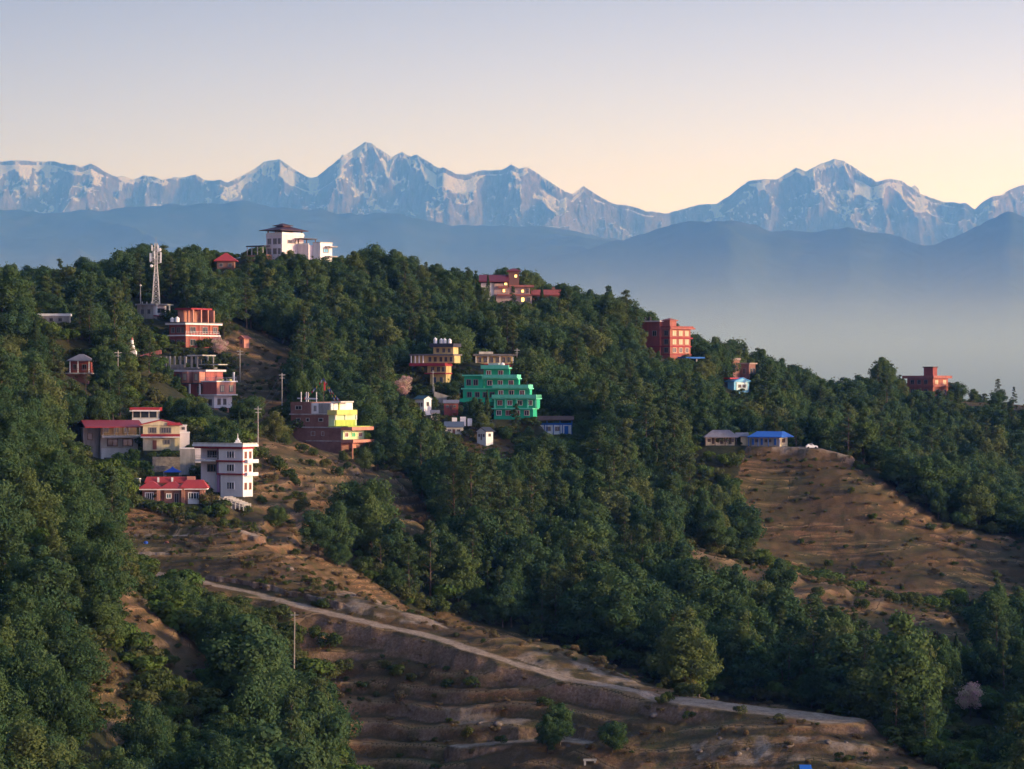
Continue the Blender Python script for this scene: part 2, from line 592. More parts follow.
def ground(x, y, want_cover=False):
    x = np.asarray(x, dtype=np.float64)
    y = np.asarray(y, dtype=np.float64)
    u = x / y * F + CU
    fu = np.clip((u - GU[0]) / 8.0, 0, len(GU) - 1.001)
    fy = np.clip((y - GY[0]) / 5.0, 0, len(GY) - 1.001)
    iu = fu.astype(int)
    iy = fy.astype(int)
    a = fu - iu
    b = fy - iy
    z = (GZ[iy, iu] * (1 - a) + GZ[iy, iu + 1] * a) * (1 - b) + (GZ[iy + 1, iu] * (1 - a) + GZ[iy + 1, iu + 1] * a) * b
    v = CV - z / y * F
    wob = fbm(x / 9, y / 9, 3, 5)
    wob2 = fbm(x / 9 + 40, y / 9, 3, 6)
    uw = u + wob * 14
    vw = v + wob2 * 9
    openm = np.zeros(x.shape)
    tread = np.full(x.shape, 0.5)
    zt = z.copy()
    z = z + fbm(x / 22, y / 22, 4, 2) * 1.1
    for poly, y0, y1, T, k in OPEN:
        m = in_poly(uw, vw, poly) & (y > y0) & (y < y1)
        if not m.any():
            continue
        openm = np.where(m, 1.0, openm)
        lev = z + fbm(x / 34, y / 34, 3, 9) * 3.2
        f = lev / T
        fl = np.floor(f)
        fr = f - fl
        st = (fl + sstep(0.62, 0.98, fr)) * T - (lev - z)
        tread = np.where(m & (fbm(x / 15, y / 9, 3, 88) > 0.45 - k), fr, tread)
        z = np.where(m, z + (st - z) * k * sstep(-0.45, 0.05, fbm(x / 26, y / 26, 3, 77)), z)
    z = z + np.where(openm > 0, fbm(x / 2.5, y / 2.5, 4, 3) * 0.28, fbm(x / 4, y / 4, 3, 4) * 0.4)
    road = np.zeros(x.shape)
    cut = np.zeros(x.shape)
    for pts, hw, sh in ROADS:
        if hw <= 0:
            continue
        d, zr = road_dist(x, y, pts)
        d = d + fbm(x / 3.5, y / 3.5, 4, 8) * 0.95
        w = 1 - sstep(hw, hw + sh, d)
        cut = np.maximum(cut, w * (1 - w) * 4)
        z = z + (zr + fbm(x / 1.5, y / 1.5, 2, 12) * 0.06 - z) * w
        road = np.maximum(road, 1 - sstep(hw * 0.8, hw * 1.15, d))
    for poly, y0, y1 in DIRT:
        m = in_poly(uw * 0.6 + u * 0.4, vw * 0.6 + v * 0.4, poly) & (y > y0) & (y < y1)
        if m.any():
            road = np.where(m, np.maximum(road, np.clip(0.30 + fbm(x / 2.6, y / 2.6, 4, 45) * 1.7, 0, 0.85)), road)
    for px, py, pz, r in PADS:
        d = np.hypot(x - px, y - py)
        if d.min() > r * 1.6:
            continue
        w = 1 - sstep(r, r * 1.55, d)
        z = z + (pz - 0.05 - z) * w
    if want_cover:
        return z, openm, road, cut, tread
    return z


def build_terrain():
    us = np.arange(-400, 1425, 1.6)
    ys = np.concatenate([np.arange(200, 330, 5.0), np.arange(330, 366, 0.7), np.arange(366, 470, 0.35), np.arange(470, 520, 0.6), np.arange(520, 760, 1.2), np.arange(760, 1250, 2.6), np.arange(1250, 1740, 14.0)])
    uu, yy = np.meshgrid(us, ys)
    xx = (uu - CU) / F * yy
    z, op, rd, ct, tr = ground(xx, yy, True)
    me = mesh_np("hillside", np.stack([xx, yy, z], -1).reshape(-1, 3), grid_quads(len(ys), len(us)), True)
    at = me.attributes.new("cover", 'FLOAT_COLOR', 'POINT')
    col = np.ones((xx.size, 4), dtype=np.float32)
    col[:, 0] = op.ravel()
    col[:, 1] = rd.ravel()
    col[:, 2] = ct.ravel()
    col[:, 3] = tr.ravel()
    at.data.foreach_set("color", col.ravel())
    m, nt, out = new_mat("hillside_ground")
    av = N(nt, "ShaderNodeAttribute", attribute_name="cover")
    sp = N(nt, "ShaderNodeSeparateColor")
    nt.links.new(av.outputs["Color"], sp.inputs[0])
    tc = N(nt, "ShaderNodeTexCoord").outputs["Object"]
    geo = N(nt, "ShaderNodeNewGeometry")
    sn = N(nt, "ShaderNodeSeparateXYZ")
    nt.links.new(geo.outputs["Normal"], sn.inputs[0])
    nb = noise_tex(nt, 0.06, 5, 0.6, tc)
    nm = noise_tex(nt, 0.45, 6, 0.7, tc)
    nf = noise_tex(nt, 2.4, 5, 0.7, tc)
    grass = ramp(nt, nm, [(0.3, (0.115, 0.053, 0.025)), (0.48, (0.205, 0.100, 0.046)), (0.62, (0.275, 0.155, 0.074)), (0.75, (0.115, 0.100, 0.040))])
    grass = mixc(nt, ramp(nt, nb, [(0.45, 0.0), (0.62, 0.75)]), grass, (0.075, 0.080, 0.030))
    grass = mixc(nt, ramp(nt, nf, [(0.35, 0.5), (0.55, 0.0)]), grass, (0.05, 0.034, 0.02))
    litter = ramp(nt, nm, [(0.3, (0.022, 0.026, 0.012)), (0.6, (0.045, 0.045, 0.02)), (0.8, (0.06, 0.05, 0.028))])
    soil = ramp(nt, nf, [(0.3, (0.13, 0.076, 0.048)), (0.5, (0.20, 0.125, 0.082)), (0.7, (0.30, 0.21, 0.15))])
    ng_ = noise_tex(nt, 7.0, 4, 0.75, tc)
    grass = mixc(nt, ramp(nt, ng_, [(0.36, 0.6), (0.5, 0.0)]), grass, (0.045, 0.032, 0.018))
    grass = mixc(nt, ramp(nt, ng_, [(0.52, 0.0), (0.68, 0.55)]), grass, (0.30, 0.21, 0.11))
    n4_ = noise_tex(nt, 0.22, 5, 0.7, tc)
    grass = mixc(nt, ramp(nt, n4_, [(0.52, 0.0), (0.64, 0.6)]), grass, (0.060, 0.078, 0.026))
    # straw tone on terrace lips, darker tone at bank feet, so the steps show
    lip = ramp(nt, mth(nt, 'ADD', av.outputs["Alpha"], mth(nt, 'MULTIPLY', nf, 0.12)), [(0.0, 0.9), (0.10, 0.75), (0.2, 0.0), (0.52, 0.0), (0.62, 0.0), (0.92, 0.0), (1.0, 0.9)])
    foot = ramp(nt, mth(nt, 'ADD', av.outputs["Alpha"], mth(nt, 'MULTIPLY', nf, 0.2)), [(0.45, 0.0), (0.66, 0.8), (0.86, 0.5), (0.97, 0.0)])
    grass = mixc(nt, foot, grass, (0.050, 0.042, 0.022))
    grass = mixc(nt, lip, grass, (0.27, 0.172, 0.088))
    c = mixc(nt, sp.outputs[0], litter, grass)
    steep = mth(nt, 'MULTIPLY', ramp(nt, sn.outputs[2], [(0.66, 1.0), (0.84, 0.0)]), mth(nt, 'MAXIMUM', sp.outputs[2], ramp(nt, noise_tex(nt, 0.12, 4, 0.6, tc), [(0.50, 0.0), (0.62, 0.8)])))
    steep = mth(nt, 'MULTIPLY', steep, mth(nt, 'MAXIMUM', sp.outputs[0], sp.outputs[2]))
    c = mixc(nt, steep, c, soil)
    roadc = ramp(nt, nm, [(0.3, (0.18, 0.125, 0.085)), (0.5, (0.30, 0.225, 0.165)), (0.72, (0.42, 0.335, 0.26))])
    c = mixc(nt, mth(nt, 'MULTIPLY', sp.outputs[1], ramp(nt, nf, [(0.33, 0.25), (0.5, 1.0)])), c, roadc)
    b = N(nt, "ShaderNodeBsdfPrincipled")
    nt.links.new(c, b.inputs["Base Color"])
    b.inputs["Roughness"].default_value = 0.95
    b.inputs["Specular IOR Level"].default_value = 0.1
    bp = N(nt, "ShaderNodeBump")
    bp.inputs["Strength"].default_value = 0.7
    bp.inputs["Distance"].default_value = 0.35
    nt.links.new(nf, bp.inputs["Height"])
    nt.links.new(bp.outputs[0], b.inputs["Normal"])
    nt.links.new(b.outputs[0], out.inputs[0])
    tag(link_mesh("hillside", me, m), kind='structure')


FLOOR_Z = -420.0 / K


def build_valley():
    xs = np.linspace(-3700 * K, 3700 * K, 150)
    ys = np.linspace(-900 * K, 15800 * K, 336)
    X, Y = np.meshgrid(xs, ys)
    z = -420.0 + fbm(X / 1500, Y / 1500, 4, 40) * 35
    me = mesh_np("valley_floor", np.stack([X, Y, z], -1).reshape(-1, 3), grid_quads(len(ys), len(xs)), True)
    m, nt, out = new_mat("valley_floor")
    tc = N(nt, "ShaderNodeTexCoord").outputs["Object"]
    c = ramp(nt, noise_tex(nt, 0.01, 6, 0.65, tc), [(0.35, (0.04, 0.06, 0.025)), (0.55, (0.08, 0.09, 0.04)), (0.7, (0.16, 0.13, 0.07))])
    b = N(nt, "ShaderNodeBsdfDiffuse")
    nt.links.new(c, b.inputs[0])
    nt.links.new(b.outputs[0], out.inputs[0])
    tag(link_mesh("valley_floor", me, m), kind='structure')


def crest(pts, us):
    p = np.array(pts, dtype=float)
    return np.interp(us, p[:, 0], p[:, 1])


SNOW_CREST = [(-420, 205), (-330, 182), (-250, 172), (-180, 180), (-110, 170), (-60, 176), (0, 163), (15, 162.5), (55, 163), (68, 167), (81, 170), (91, 166.5), (100, 171.5), (113, 176.5), (124, 177), (133, 180),
              (144.5, 176), (154, 178), (163, 181.5), (173, 178), (185, 177.5), (196, 175), (204, 180), (212.5, 182.5), (220, 182), (227.5, 185), (239, 180), (252, 170), (258, 166), (264, 160), (280, 159), (284, 164), (289, 168), (300, 173),
              (310.5, 176.5), (319, 175), (332, 166.5), (340, 159), (353, 150), (360, 145), (365, 142), (373, 144), (378, 150), (383, 156.5), (388, 161.5), (395, 155), (403, 152), (410, 158), (414, 156), (418, 155.5), (426, 165),
              (436, 172.5), (443, 170), (456, 176.5), (466, 178), (483, 172.5), (501, 172), (507, 170), (511, 168), (519, 171.5), (528, 169), (536, 176.5), (547.5, 190), (559, 198), (566, 195), (572, 196), (584, 187.5), (594, 196.5),
              (606, 201), (616, 206), (629, 207), (645.5, 213), (665, 214.5), (679, 209.5), (700, 204), (717, 202), (730.5, 194), (747, 182), (760, 181), (777.5, 179.5), (796, 168.5), (806, 172), (820, 164), (834.5, 158.5), (845, 162),
              (855, 177), (863, 180), (871.5, 185), (890, 179.5), (902, 182), (908, 188), (915, 194), (925, 196), (935, 200.5), (946, 203), (959, 205.5), (965.5, 205.5), (975.6, 212), (984, 205), (992, 199), (1003, 196), (1011, 190), (1024, 183),
              (1050, 172), (1085, 190), (1130, 180), (1200, 196), (1300, 185), (1450, 210)]
RIDGE_FAR = [(-420, 222), (-200, 205), (-60, 214), (0, 210), (60, 214), (130, 207), (200, 204), (240, 201), (280, 207), (340, 212), (400, 215), (450, 225), (530, 227), (590, 234), (640, 241), (700, 252), (800, 262), (1000, 262), (1200, 240), (1450, 220)]
RIDGE_NEAR = [(-420, 330), (300, 330), (420, 296), (500, 276), (560, 257), (600, 245), (640, 233), (680, 223), (705, 221), (730, 219), (750, 223), (770, 228), (810, 230), (850, 229), (900, 238), (925, 246), (945, 241), (975, 228), (1000, 217), (1010, 215), (1024, 221), (1060, 236), (1120, 228), (1250, 215), (1450, 225)]


SNOW_LINE = 0.758


def snow_range():
    Yc = 13000.0
    us = np.arange(-420, 1450, 1.0)
    ds = np.concatenate([-np.arange(1500, 0, -60.0), np.arange(0, 1300, 6.0), np.arange(1300, 3300, 30.0)])
    U, D = np.meshgrid(us, ds)
    Yb = Yc + fbm(U / 90.0, U * 0, 3, 60) * 350
    Y = Yb - D
    X = (U - CU) / F * Y
    zc = (CV - crest(SNOW_CREST, us)) / F * Yc
    px = (us - CU) / F * Yc
    # each point of the skyline is the head of a spur: cone slopes, bent by noise, give faces and ridges
    sc = 1.0
    wx = X * Yc / Y + fbm(X / 420, Y / 420, 4, 61) * 150 * sstep(0, 260, np.abs(D)) + fbm(X / 110, Y / 110, 3, 62) * 45 * sstep(0, 120, np.abs(D))
    dd = np.abs(D) * (1 + fbm(X / 500, Y / 500, 3, 63) * 0.3)
    H = np.full(X.shape, -1e9)
    for k in range(-72, 73, 1):
        off = k * 13.0
        zq = np.interp(wx + off, px, zc)
        r = np.hypot(off * 0.9, dd)
        H = np.maximum(H, zq - r * 0.78)
    amp = sstep(0, 420, dd) * 150 + sstep(0, 70, dd) * 26
    rg = ridged(X / 430 + fbm(X / 300, Y / 300, 2, 66) * 0.5, Y / 800, 6, 64, 0.6)
    H = H + (rg - 0.42) * amp * 2.1
    H = H + (ridged(X / 105, Y / 230, 5, 67, 0.66) - 0.42) * 92 * sstep(10, 90, dd)
    H = H + fbm(X / 34, Y / 46, 3, 69) * 9 * sstep(0, 30, dd) + fbm(X / 40, Y * 0, 3, 70) * 5
    lim = np.interp(U.ravel(), us, (CV - crest(SNOW_CREST, us)) / F).reshape(U.shape) * Y
    H = np.where(D > 6, np.minimum(H, lim - 2 - np.minimum(0.55 * D, 60 + 0.05 * D)), H)
    H = np.maximum(H, FLOOR_Z - 8)
    me = mesh_np("snow_mountains", np.stack([X, Y, H], -1).reshape(-1, 3) * K, grid_quads(len(ds), len(us)), True)
    m, nt, out = new_mat("snow_and_rock")
    tc = N(nt, "ShaderNodeTexCoord").outputs["Object"]
    geo = N(nt, "ShaderNodeNewGeometry")
    sn = N(nt, "ShaderNodeSeparateXYZ")
    nt.links.new(geo.outputs["Normal"], sn.inputs[0])
    sp = N(nt, "ShaderNodeSeparateXYZ")
    nt.links.new(tc, sp.inputs[0])
    mp = N(nt, "ShaderNodeMapping")
    mp.inputs["Scale"].default_value = (1.0, 0.45, 0.35)
    nt.links.new(tc, mp.inputs[0])
    n1 = noise_tex(nt, 0.017, 9, 0.74, mp.outputs[0], 0.6)
    n2 = noise_tex(nt, 0.0011, 5, 0.6, tc)
    alt = mth(nt, 'MULTIPLY_ADD', sp.outputs[2], 0.55 / (900.0 * K))
    alt.node.inputs[2].default_value = -0.40
    f = mth(nt, 'ADD', mth(nt, 'MULTIPLY', sn.outputs[2], 1.0), mth(nt, 'MULTIPLY', n1, 0.9))
    f = mth(nt, 'ADD', f, mth(nt, 'MULTIPLY', n2, 0.5))
    f = mth(nt, 'ADD', f, alt)
    snow = ramp(nt, mth(nt, 'MULTIPLY', f, 0.5), [(SNOW_LINE, 0.0), (SNOW_LINE + 0.035, 1.0)])
    rock = ramp(nt, n1, [(0.40, (0.045, 0.042, 0.042)), (0.60, (0.17, 0.15, 0.14))])
    c = mixc(nt, snow, rock, (0.48, 0.48, 0.50))
    b = N(nt, "ShaderNodeBsdfDiffuse")
    nt.links.new(c, b.inputs[0])
    bp = N(nt, "ShaderNodeBump")
    bp.inputs["Strength"].default_value = 0.8
    bp.inputs["Distance"].default_value = 110.0
    nt.links.new(n1, bp.inputs["Height"])
    nt.links.new(bp.outputs[0], b.inputs["Normal"])
    nt.links.new(b.outputs[0], out.inputs[0])
    tag(link_mesh("snow_mountains", me, m), kind='structure')


def foothill(name, pts, Yc, depth, seed):
    us = np.arange(-420, 1450, 4.0)
    ds = np.concatenate([-np.arange(900, 0, -90.0), np.arange(0, depth, 22.0)])
    U, D = np.meshgrid(us, ds)
    Y = Yc - D + fbm(U / 130, U * 0, 2, seed + 5) * 200
    X = (U - CU) / F * Y
    ang = np.interp(U.ravel(), us, (CV - crest(pts, us)) / F).reshape(U.shape)
    zc = ang * Yc
    wob = fbm(U / 14, U * 0, 4, seed) * 7
    t = np.abs(D) / depth
    base = FLOOR_Z - 12
    H = base + (zc - base) * np.clip(1 - t, 0, 1) ** 0.9
    H = H + wob * np.exp(-t * 12) + (ridged(X / 900 + Y / 2600, Y / 1500, 5, seed + 1) - 0.5) * 210 * sstep(0, 0.25, t) * (1 - sstep(0.8, 1, t)) + fbm(X / 60, Y / 60, 3, seed + 2) * 7
    H = np.where(D > 10, np.minimum(H, ang * Y - 0.02 * D), H)
    me = mesh_np(name, np.stack([X, Y, H], -1).reshape(-1, 3) * K, grid_quads(len(ds), len(us)), True)
    m, nt, out = new_mat(name)
    tc = N(nt, "ShaderNodeTexCoord").outputs["Object"]
    c = ramp(nt, noise_tex(nt, 0.0016, 8, 0.68, tc), [(0.35, (0.02, 0.035, 0.016)), (0.55, (0.035, 0.048, 0.022)), (0.75, (0.075, 0.068, 0.045))])
    b = N(nt, "ShaderNodeBsdfDiffuse")
    nt.links.new(c, b.inputs[0])
    nt.links.new(b.outputs[0], out.inputs[0])
    tag(link_mesh(name, me, m), kind='structure')


def air_box(name, x0, x1, y0, y1, z0, z1, col, absorb, density):
    v = [(x, y, z) for z in (z0, z1) for y in (y0, y1) for x in (x0, x1)]
    q = [(0, 2, 3, 1), (4, 5, 7, 6), (0, 1, 5, 4), (1, 3, 7, 5), (3, 2, 6, 7), (2, 0, 4, 6)]
    me = mesh_np(name, v, q)
    m, nt, out = new_mat(name)
    pv = N(nt, "ShaderNodeVolumePrincipled")
    pv.inputs["Color"].default_value = (*col, 1)
    pv.inputs["Absorption Color"].default_value = (*absorb, 1)
    pv.inputs["Density"].default_value = density
    pv.inputs["Anisotropy"].default_value = 0.0
    nt.links.new(pv.outputs[0], out.inputs["Volume"])
    return tag(link_mesh(name, me, m), kind='stuff')


build_terrain()
build_valley()
snow_range()
foothill("foothill_ridge_hills", RIDGE_FAR, 10200.0, 3600, 80)
foothill("forested_ridge_hills", RIDGE_NEAR, 8600.0, 3200, 90)
air_box("haze", -3800 * K, 3800 * K, -1000 * K, 15900 * K, -480, 1180 * K, (0.09, 0.30, 0.95), (1, 1, 1), 1 / (6800.0 * K))
# the morning mist lies in sheets, thinner upwards
for _i, (_top, _len) in enumerate(((132, 13000), (112, 11000), (92, 8000), (74, 5600), (58, 4000), (45, 3000), (34, 2500))):
    air_box("valley_mist", (-3500 + _i * 8) * K, (3500 - _i * 8) * K, (1900 + _i * 12) * K, (4800 - _i * 12) * K, -375 + _i * 4, _top * K, (0.75, 0.93, 1.0), (0, 0, 0), 1 / (_len * K))


def earth_bank(name, pts, hmax, seed, back=1.3):
    """a bare cut bank of pale earth along a track"""
    q = [P(*p) for p in pts]
    L = [0.0]
    for a_, b_ in zip(q[:-1], q[1:]):
        L.append(L[-1] + (b_ - a_).length)
    n = int(L[-1] / 0.3)
    ss = np.linspace(0, L[-1], n)
    xs = np.interp(ss, L, [p.x for p in q])
    ys = np.interp(ss, L, [p.y for p in q])
    zs = np.interp(ss, L, [p.z for p in q])
    env = np.clip(np.minimum(ss, L[-1] - ss) / (L[-1] * 0.22), 0, 1) ** 0.7
    h = hmax * env * (0.55 + 0.75 * vnoise(ss / 4.0, ss * 0, seed))
    h = np.clip(np.minimum(h, ground(xs, ys + back + 1.0) - zs + 0.25), 0.05, None)
    rows = []
    m = 14
    for j in range(m + 3):
        t_ = min(j / m, 1.0)
        zz = zs - 1.2 + (h + 1.2) * t_
        yy = ys + back * t_ * h / max(hmax, 0.1) + fbm(ss / 1.3, zz * 0.5, 4, seed + 3) * 0.7 + fbm(ss / 5, zz * 0.2, 2, seed + 4) * 0.9
        if j > m:
            yy = yy + (j - m) * 1.5
            zz = zz - (j - m) * 0.5
        rows.append(np.stack([xs, yy, zz], -1))
    V = np.stack(rows, 0)
    me = mesh_np(name, V.reshape(-1, 3), grid_quads(m + 3, n), False)
    if "bare_earth" not in _MATS:
        mt, nt, out = new_mat("bare_earth")
        tc = N(nt, "ShaderNodeTexCoord").outputs["Object"]
        mp = N(nt, "ShaderNodeMapping")
        mp.inputs["Scale"].default_value = (1, 1, 0.4)
        nt.links.new(tc, mp.inputs[0])
        c = ramp(nt, noise_tex(nt, 0.9, 7, 0.72, mp.outputs[0]), [(0.34, (0.06, 0.045, 0.032)), (0.48, (0.16, 0.12, 0.09)), (0.62, (0.27, 0.22, 0.18)), (0.75, (0.13, 0.10, 0.07))])
        bb = N(nt, "ShaderNodeBsdfDiffuse")
        nt.links.new(c, bb.inputs[0])
        nt.links.new(bb.outputs[0], out.inputs[0])
        _MATS["bare_earth"] = mt
    tag(link_mesh(name, me, _MATS["bare_earth"]), kind='structure')


earth_bank("earth_bank_ground", [(205, 577, 466.5), (250, 587, 463), (300, 601, 456.5), (352, 616, 450)], 3.6, 131)

# ------------------------------------------------------------------ trees: shapes
def tube_np(pts, rad, sides=6):
    pts = np.asarray(pts, float)
    V, Q = [], []
    for i, p in enumerate(pts):
        d = pts[min(i + 1, len(pts) - 1)] - pts[max(i - 1, 0)]
        d = d / (np.linalg.norm(d) + 1e-9)
        a = np.cross(d, [0.31, 0.87, 0.38])
        a /= np.linalg.norm(a)
        b = np.cross(d, a)
        for k in range(sides):
            t = 2 * math.pi * k / sides
            V.append(p + rad[i] * (math.cos(t) * a + math.sin(t) * b))
    for i in range(len(pts) - 1):
        for k in range(sides):
            k2 = (k + 1) % sides
            Q.append((i * sides + k, i * sides + k2, (i + 1) * sides + k2, (i + 1) * sides + k))
    return np.array(V), np.array(Q)


def merge(parts):
    V, Q, n = [], [], 0
    for v, q in parts:
        V.append(v)
        Q.append(q + n)
        n += len(v)
    return np.concatenate(V), np.concatenate(Q)


def leaves_np(rng, pos, nrm, size, aspect=0.65):
    n = len(pos)
    nrm = nrm / (np.linalg.norm(nrm, axis=1, keepdims=True) + 1e-9)
    t = rng.normal(size=(n, 3))
    t = t - (t * nrm).sum(1, keepdims=True) * nrm
    t /= np.linalg.norm(t, axis=1, keepdims=True) + 1e-9
    b = np.cross(nrm, t)
    s = size * rng.uniform(0.65, 1.35, (n, 1))
    fold = nrm * s * rng.uniform(-0.25, 0.25, (n, 1))
    v = np.stack([pos - t * s, pos - b * s * aspect + fold, pos + t * s, pos + b * s * aspect + fold], 1).reshape(-1, 3)
    q = np.arange(n * 4).reshape(-1, 4)
    return v, q


def clump(rng, c, r, n, squash=0.8, up=0.25):
    d = rng.normal(size=(n, 3))
    d[:, 2] += up
    d /= np.linalg.norm(d, axis=1, keepdims=True)
    rr = r * (0.62 + 0.42 * rng.random((n, 1)) ** 0.7)
    pos = c + d * rr * np.array([1, 1, squash])
    nrm = d + rng.normal(size=(n, 3)) * 0.33
    return pos, nrm


def limb_tree(rng, H, trunk_r, targets, lean=0.3):
    """a tapered trunk with limbs that reach towards the clumps"""
    top = np.array([rng.normal() * lean, rng.normal() * lean, H])
    z = np.linspace(-0.8, 1, 7)
    base = np.array([0, 0, -0.8])
    pts = [base + (top - base) * t + np.array([math.sin(t * 5 + 1) * 0.08, math.cos(t * 4) * 0.08, 0]) * H * 0.1 for t in np.linspace(0, 1, 7)]
    rad = [trunk_r * (1.25 if i == 0 else 1) * (1 - 0.85 * i / 6) for i in range(7)]
    parts = [tube_np(pts, rad, 7)]
    for c in targets:
        zz = min(max(c[2] - 0.35 * math.hypot(c[0], c[1]) - 0.4, H * 0.22), H * 0.9)
        t = (zz + 0.8) / (H + 0.8)
        s = base + (top - base) * t
        m = (s + c) / 2 + np.array([0, 0, 0.12 * np.linalg.norm(c - s)])
        r0 = trunk_r * (1 - 0.85 * t) * 0.6
        parts.append(tube_np([s, m, c], [r0, r0 * 0.6, r0 * 0.22], 5))
    return merge(parts)


def make_broad(seed, H=10.0, R=4.0, low=0.24, n=20, per=210, leaf=0.20, shape='round'):
    rng = np.random.default_rng(seed)
    cz0, cz1 = H * low, H
    P_, N_, C_ = [], [], []
    cc = (cz0 + cz1) / 2
    hz = (cz1 - cz0) / 2
    off = rng.normal(size=2) * R * 0.08
    for k in range(n):
        for _try in range(40):
            d = rng.normal(size=3)
            d /= np.linalg.norm(d)
            rr = rng.uniform(0.35, 0.86)
            p = d * rr
            if shape == 'oval':
                w = 1.0 - 0.35 * max(p[2], 0)
            elif shape == 'spread':
                w = 1.0 + 0.1 * p[2]
            elif shape == 'cone':
                w = 0.98 - 0.62 * (p[2] + 0.2)
            else:
                w = 1.0
            c = np.array([p[0] * R * w + off[0], p[1] * R * w + off[1], cc + p[2] * hz * 0.92])
            if all(np.linalg.norm(c - q) > R * 0.33 for q in C_):
                break
        C_.append(c)
        r = R * rng.uniform(0.26, 0.42)
        a, b = clump(rng, c, r, int(per * (r / (R * 0.34)) ** 2), 0.78)
        P_.append(a)
        N_.append(b)
    # a leafy column along the trunk ties the top to the rest
    for tt, rr_ in ((0.30, 0.40), (0.5, 0.42), (0.7, 0.38), (0.86, 0.27)):
        a, b = clump(rng, np.array([off[0], off[1], cz0 + (cz1 - cz0) * tt]), R * rr_ * (0.75 if shape == 'cone' else 1), int(per * 1.1), 1.0)
        P_.append(a)
        N_.append(b)
    # inner leaves near the trunk, so that the crown does not read as hollow
    a, b = clump(rng, np.array([off[0], off[1], cc]), min(R, hz) * 0.55, per * 2, 1.0)
    P_.append(a)
    N_.append(b)
    # sprays that break the outline
    m = per * 2
    d = rng.normal(size=(m, 3))
    d[:, 2] = np.abs(d[:, 2]) * 0.9 - 0.2
    d /= np.linalg.norm(d, axis=1, keepdims=True)
    idx = rng.integers(0, n, m)
    cs = np.array(C_)[idx]
    P_.append(cs + d * R * rng.uniform(0.3, 0.52, (m, 1)))
    N_.append(d + rng.normal(size=(m, 3)))
    crown = leaves_np(rng, np.concatenate(P_), np.concatenate(N_), leaf)
    trunk = limb_tree(rng, H * 0.8, H * 0.021, [C_[i] for i in range(0, n, 2)])
    return trunk, crown


def make_pine(seed, H=12.0, R=2.8, n=15, per=150, leaf=0.17, bare=0.35):
    """tall pine: bare lower trunk, layered tufts with gaps"""
    rng = np.random.default_rng(seed)
    P_, N_, C_ = [], [], []
    for k in range(n):
        t = (k + rng.uniform(-0.3, 0.3)) / (n - 1)
        z = H * (bare + (0.98 - bare) * t)
        w = R * (1.0 - 0.75 * t) * rng.uniform(0.45, 0.95)
        az = k * 2.4 + rng.normal() * 0.4
        c = np.array([math.cos(az) * w, math.sin(az) * w, z])
        C_.append(c)
        r = R * (0.50 - 0.20 * t) * rng.uniform(0.8, 1.2)
        a, b = clump(rng, c, r, per, 0.5, 0.5)
        P_.append(a)
        N_.append(b)
    a, b = clump(rng, np.array([0, 0, H * 0.95]), R * 0.3, per // 2, 1.4)
    P_.append(a)
    N_.append(b)
    crown = leaves_np(rng, np.concatenate(P_), np.concatenate(N_), leaf, 0.5)
    trunk = limb_tree(rng, H * 0.96, H * 0.016, C_, 0.15)
    return trunk, crown


def make_cypress(seed, H=9.0, R=1.1, per=1500, leaf=0.16):
    rng = np.random.default_rng(seed)
    t = rng.random(per) ** 0.8
    az = rng.random(per) * 2 * math.pi
    r = R * (1 - t) ** 0.7 * (0.65 + 0.35 * rng.random(per)) * (1 + 0.18 * np.sin(az * 3 + t * 14))
    pos = np.stack([np.cos(az) * r, np.sin(az) * r, 0.6 + t * (H - 0.6)], 1)
    nrm = np.stack([np.cos(az), np.sin(az), np.full(per, 0.5)], 1) + rng.normal(size=(per, 3)) * 0.45
    crown = leaves_np(rng, pos, nrm, leaf, 0.6)
    return limb_tree(rng, H * 0.9, 0.12, [], 0.05), crown


def make_bush(seed, H=1.6, R=1.2, n=7, per=110, leaf=0.12):
    rng = np.random.default_rng(seed)
    P_, N_, C_ = [], [], []
    for k in range(n):
        az = rng.random() * 6.28
        w = R * rng.uniform(0.1, 0.75)
        c = np.array([math.cos(az) * w, math.sin(az) * w, H * rng.uniform(0.3, 0.75)])
        C_.append(c)
        a, b = clump(rng, c, R * rng.uniform(0.35, 0.55), per, 0.8, 0.4)
        P_.append(a)
        N_.append(b)
    crown = leaves_np(rng, np.concatenate(P_), np.concatenate(N_), leaf)
    return limb_tree(rng, H * 0.55, 0.05, C_, 0.1), crown


def bark_mat():
    m, nt, out = new_mat("bark")
    tc = N(nt, "ShaderNodeTexCoord").outputs["Object"]
    mp = N(nt, "ShaderNodeMapping")
    mp.inputs["Scale"].default_value = (3, 3, 0.6)
    nt.links.new(tc, mp.inputs[0])
    c = ramp(nt, noise_tex(nt, 2.0, 5, 0.65, mp.outputs[0]), [(0.35, (0.045, 0.034, 0.026)), (0.65, (0.13, 0.105, 0.085))])
    b = N(nt, "ShaderNodeBsdfDiffuse")
    nt.links.new(c, b.inputs[0])
    nt.links.new(b.outputs[0], out.inputs[0])
    return m


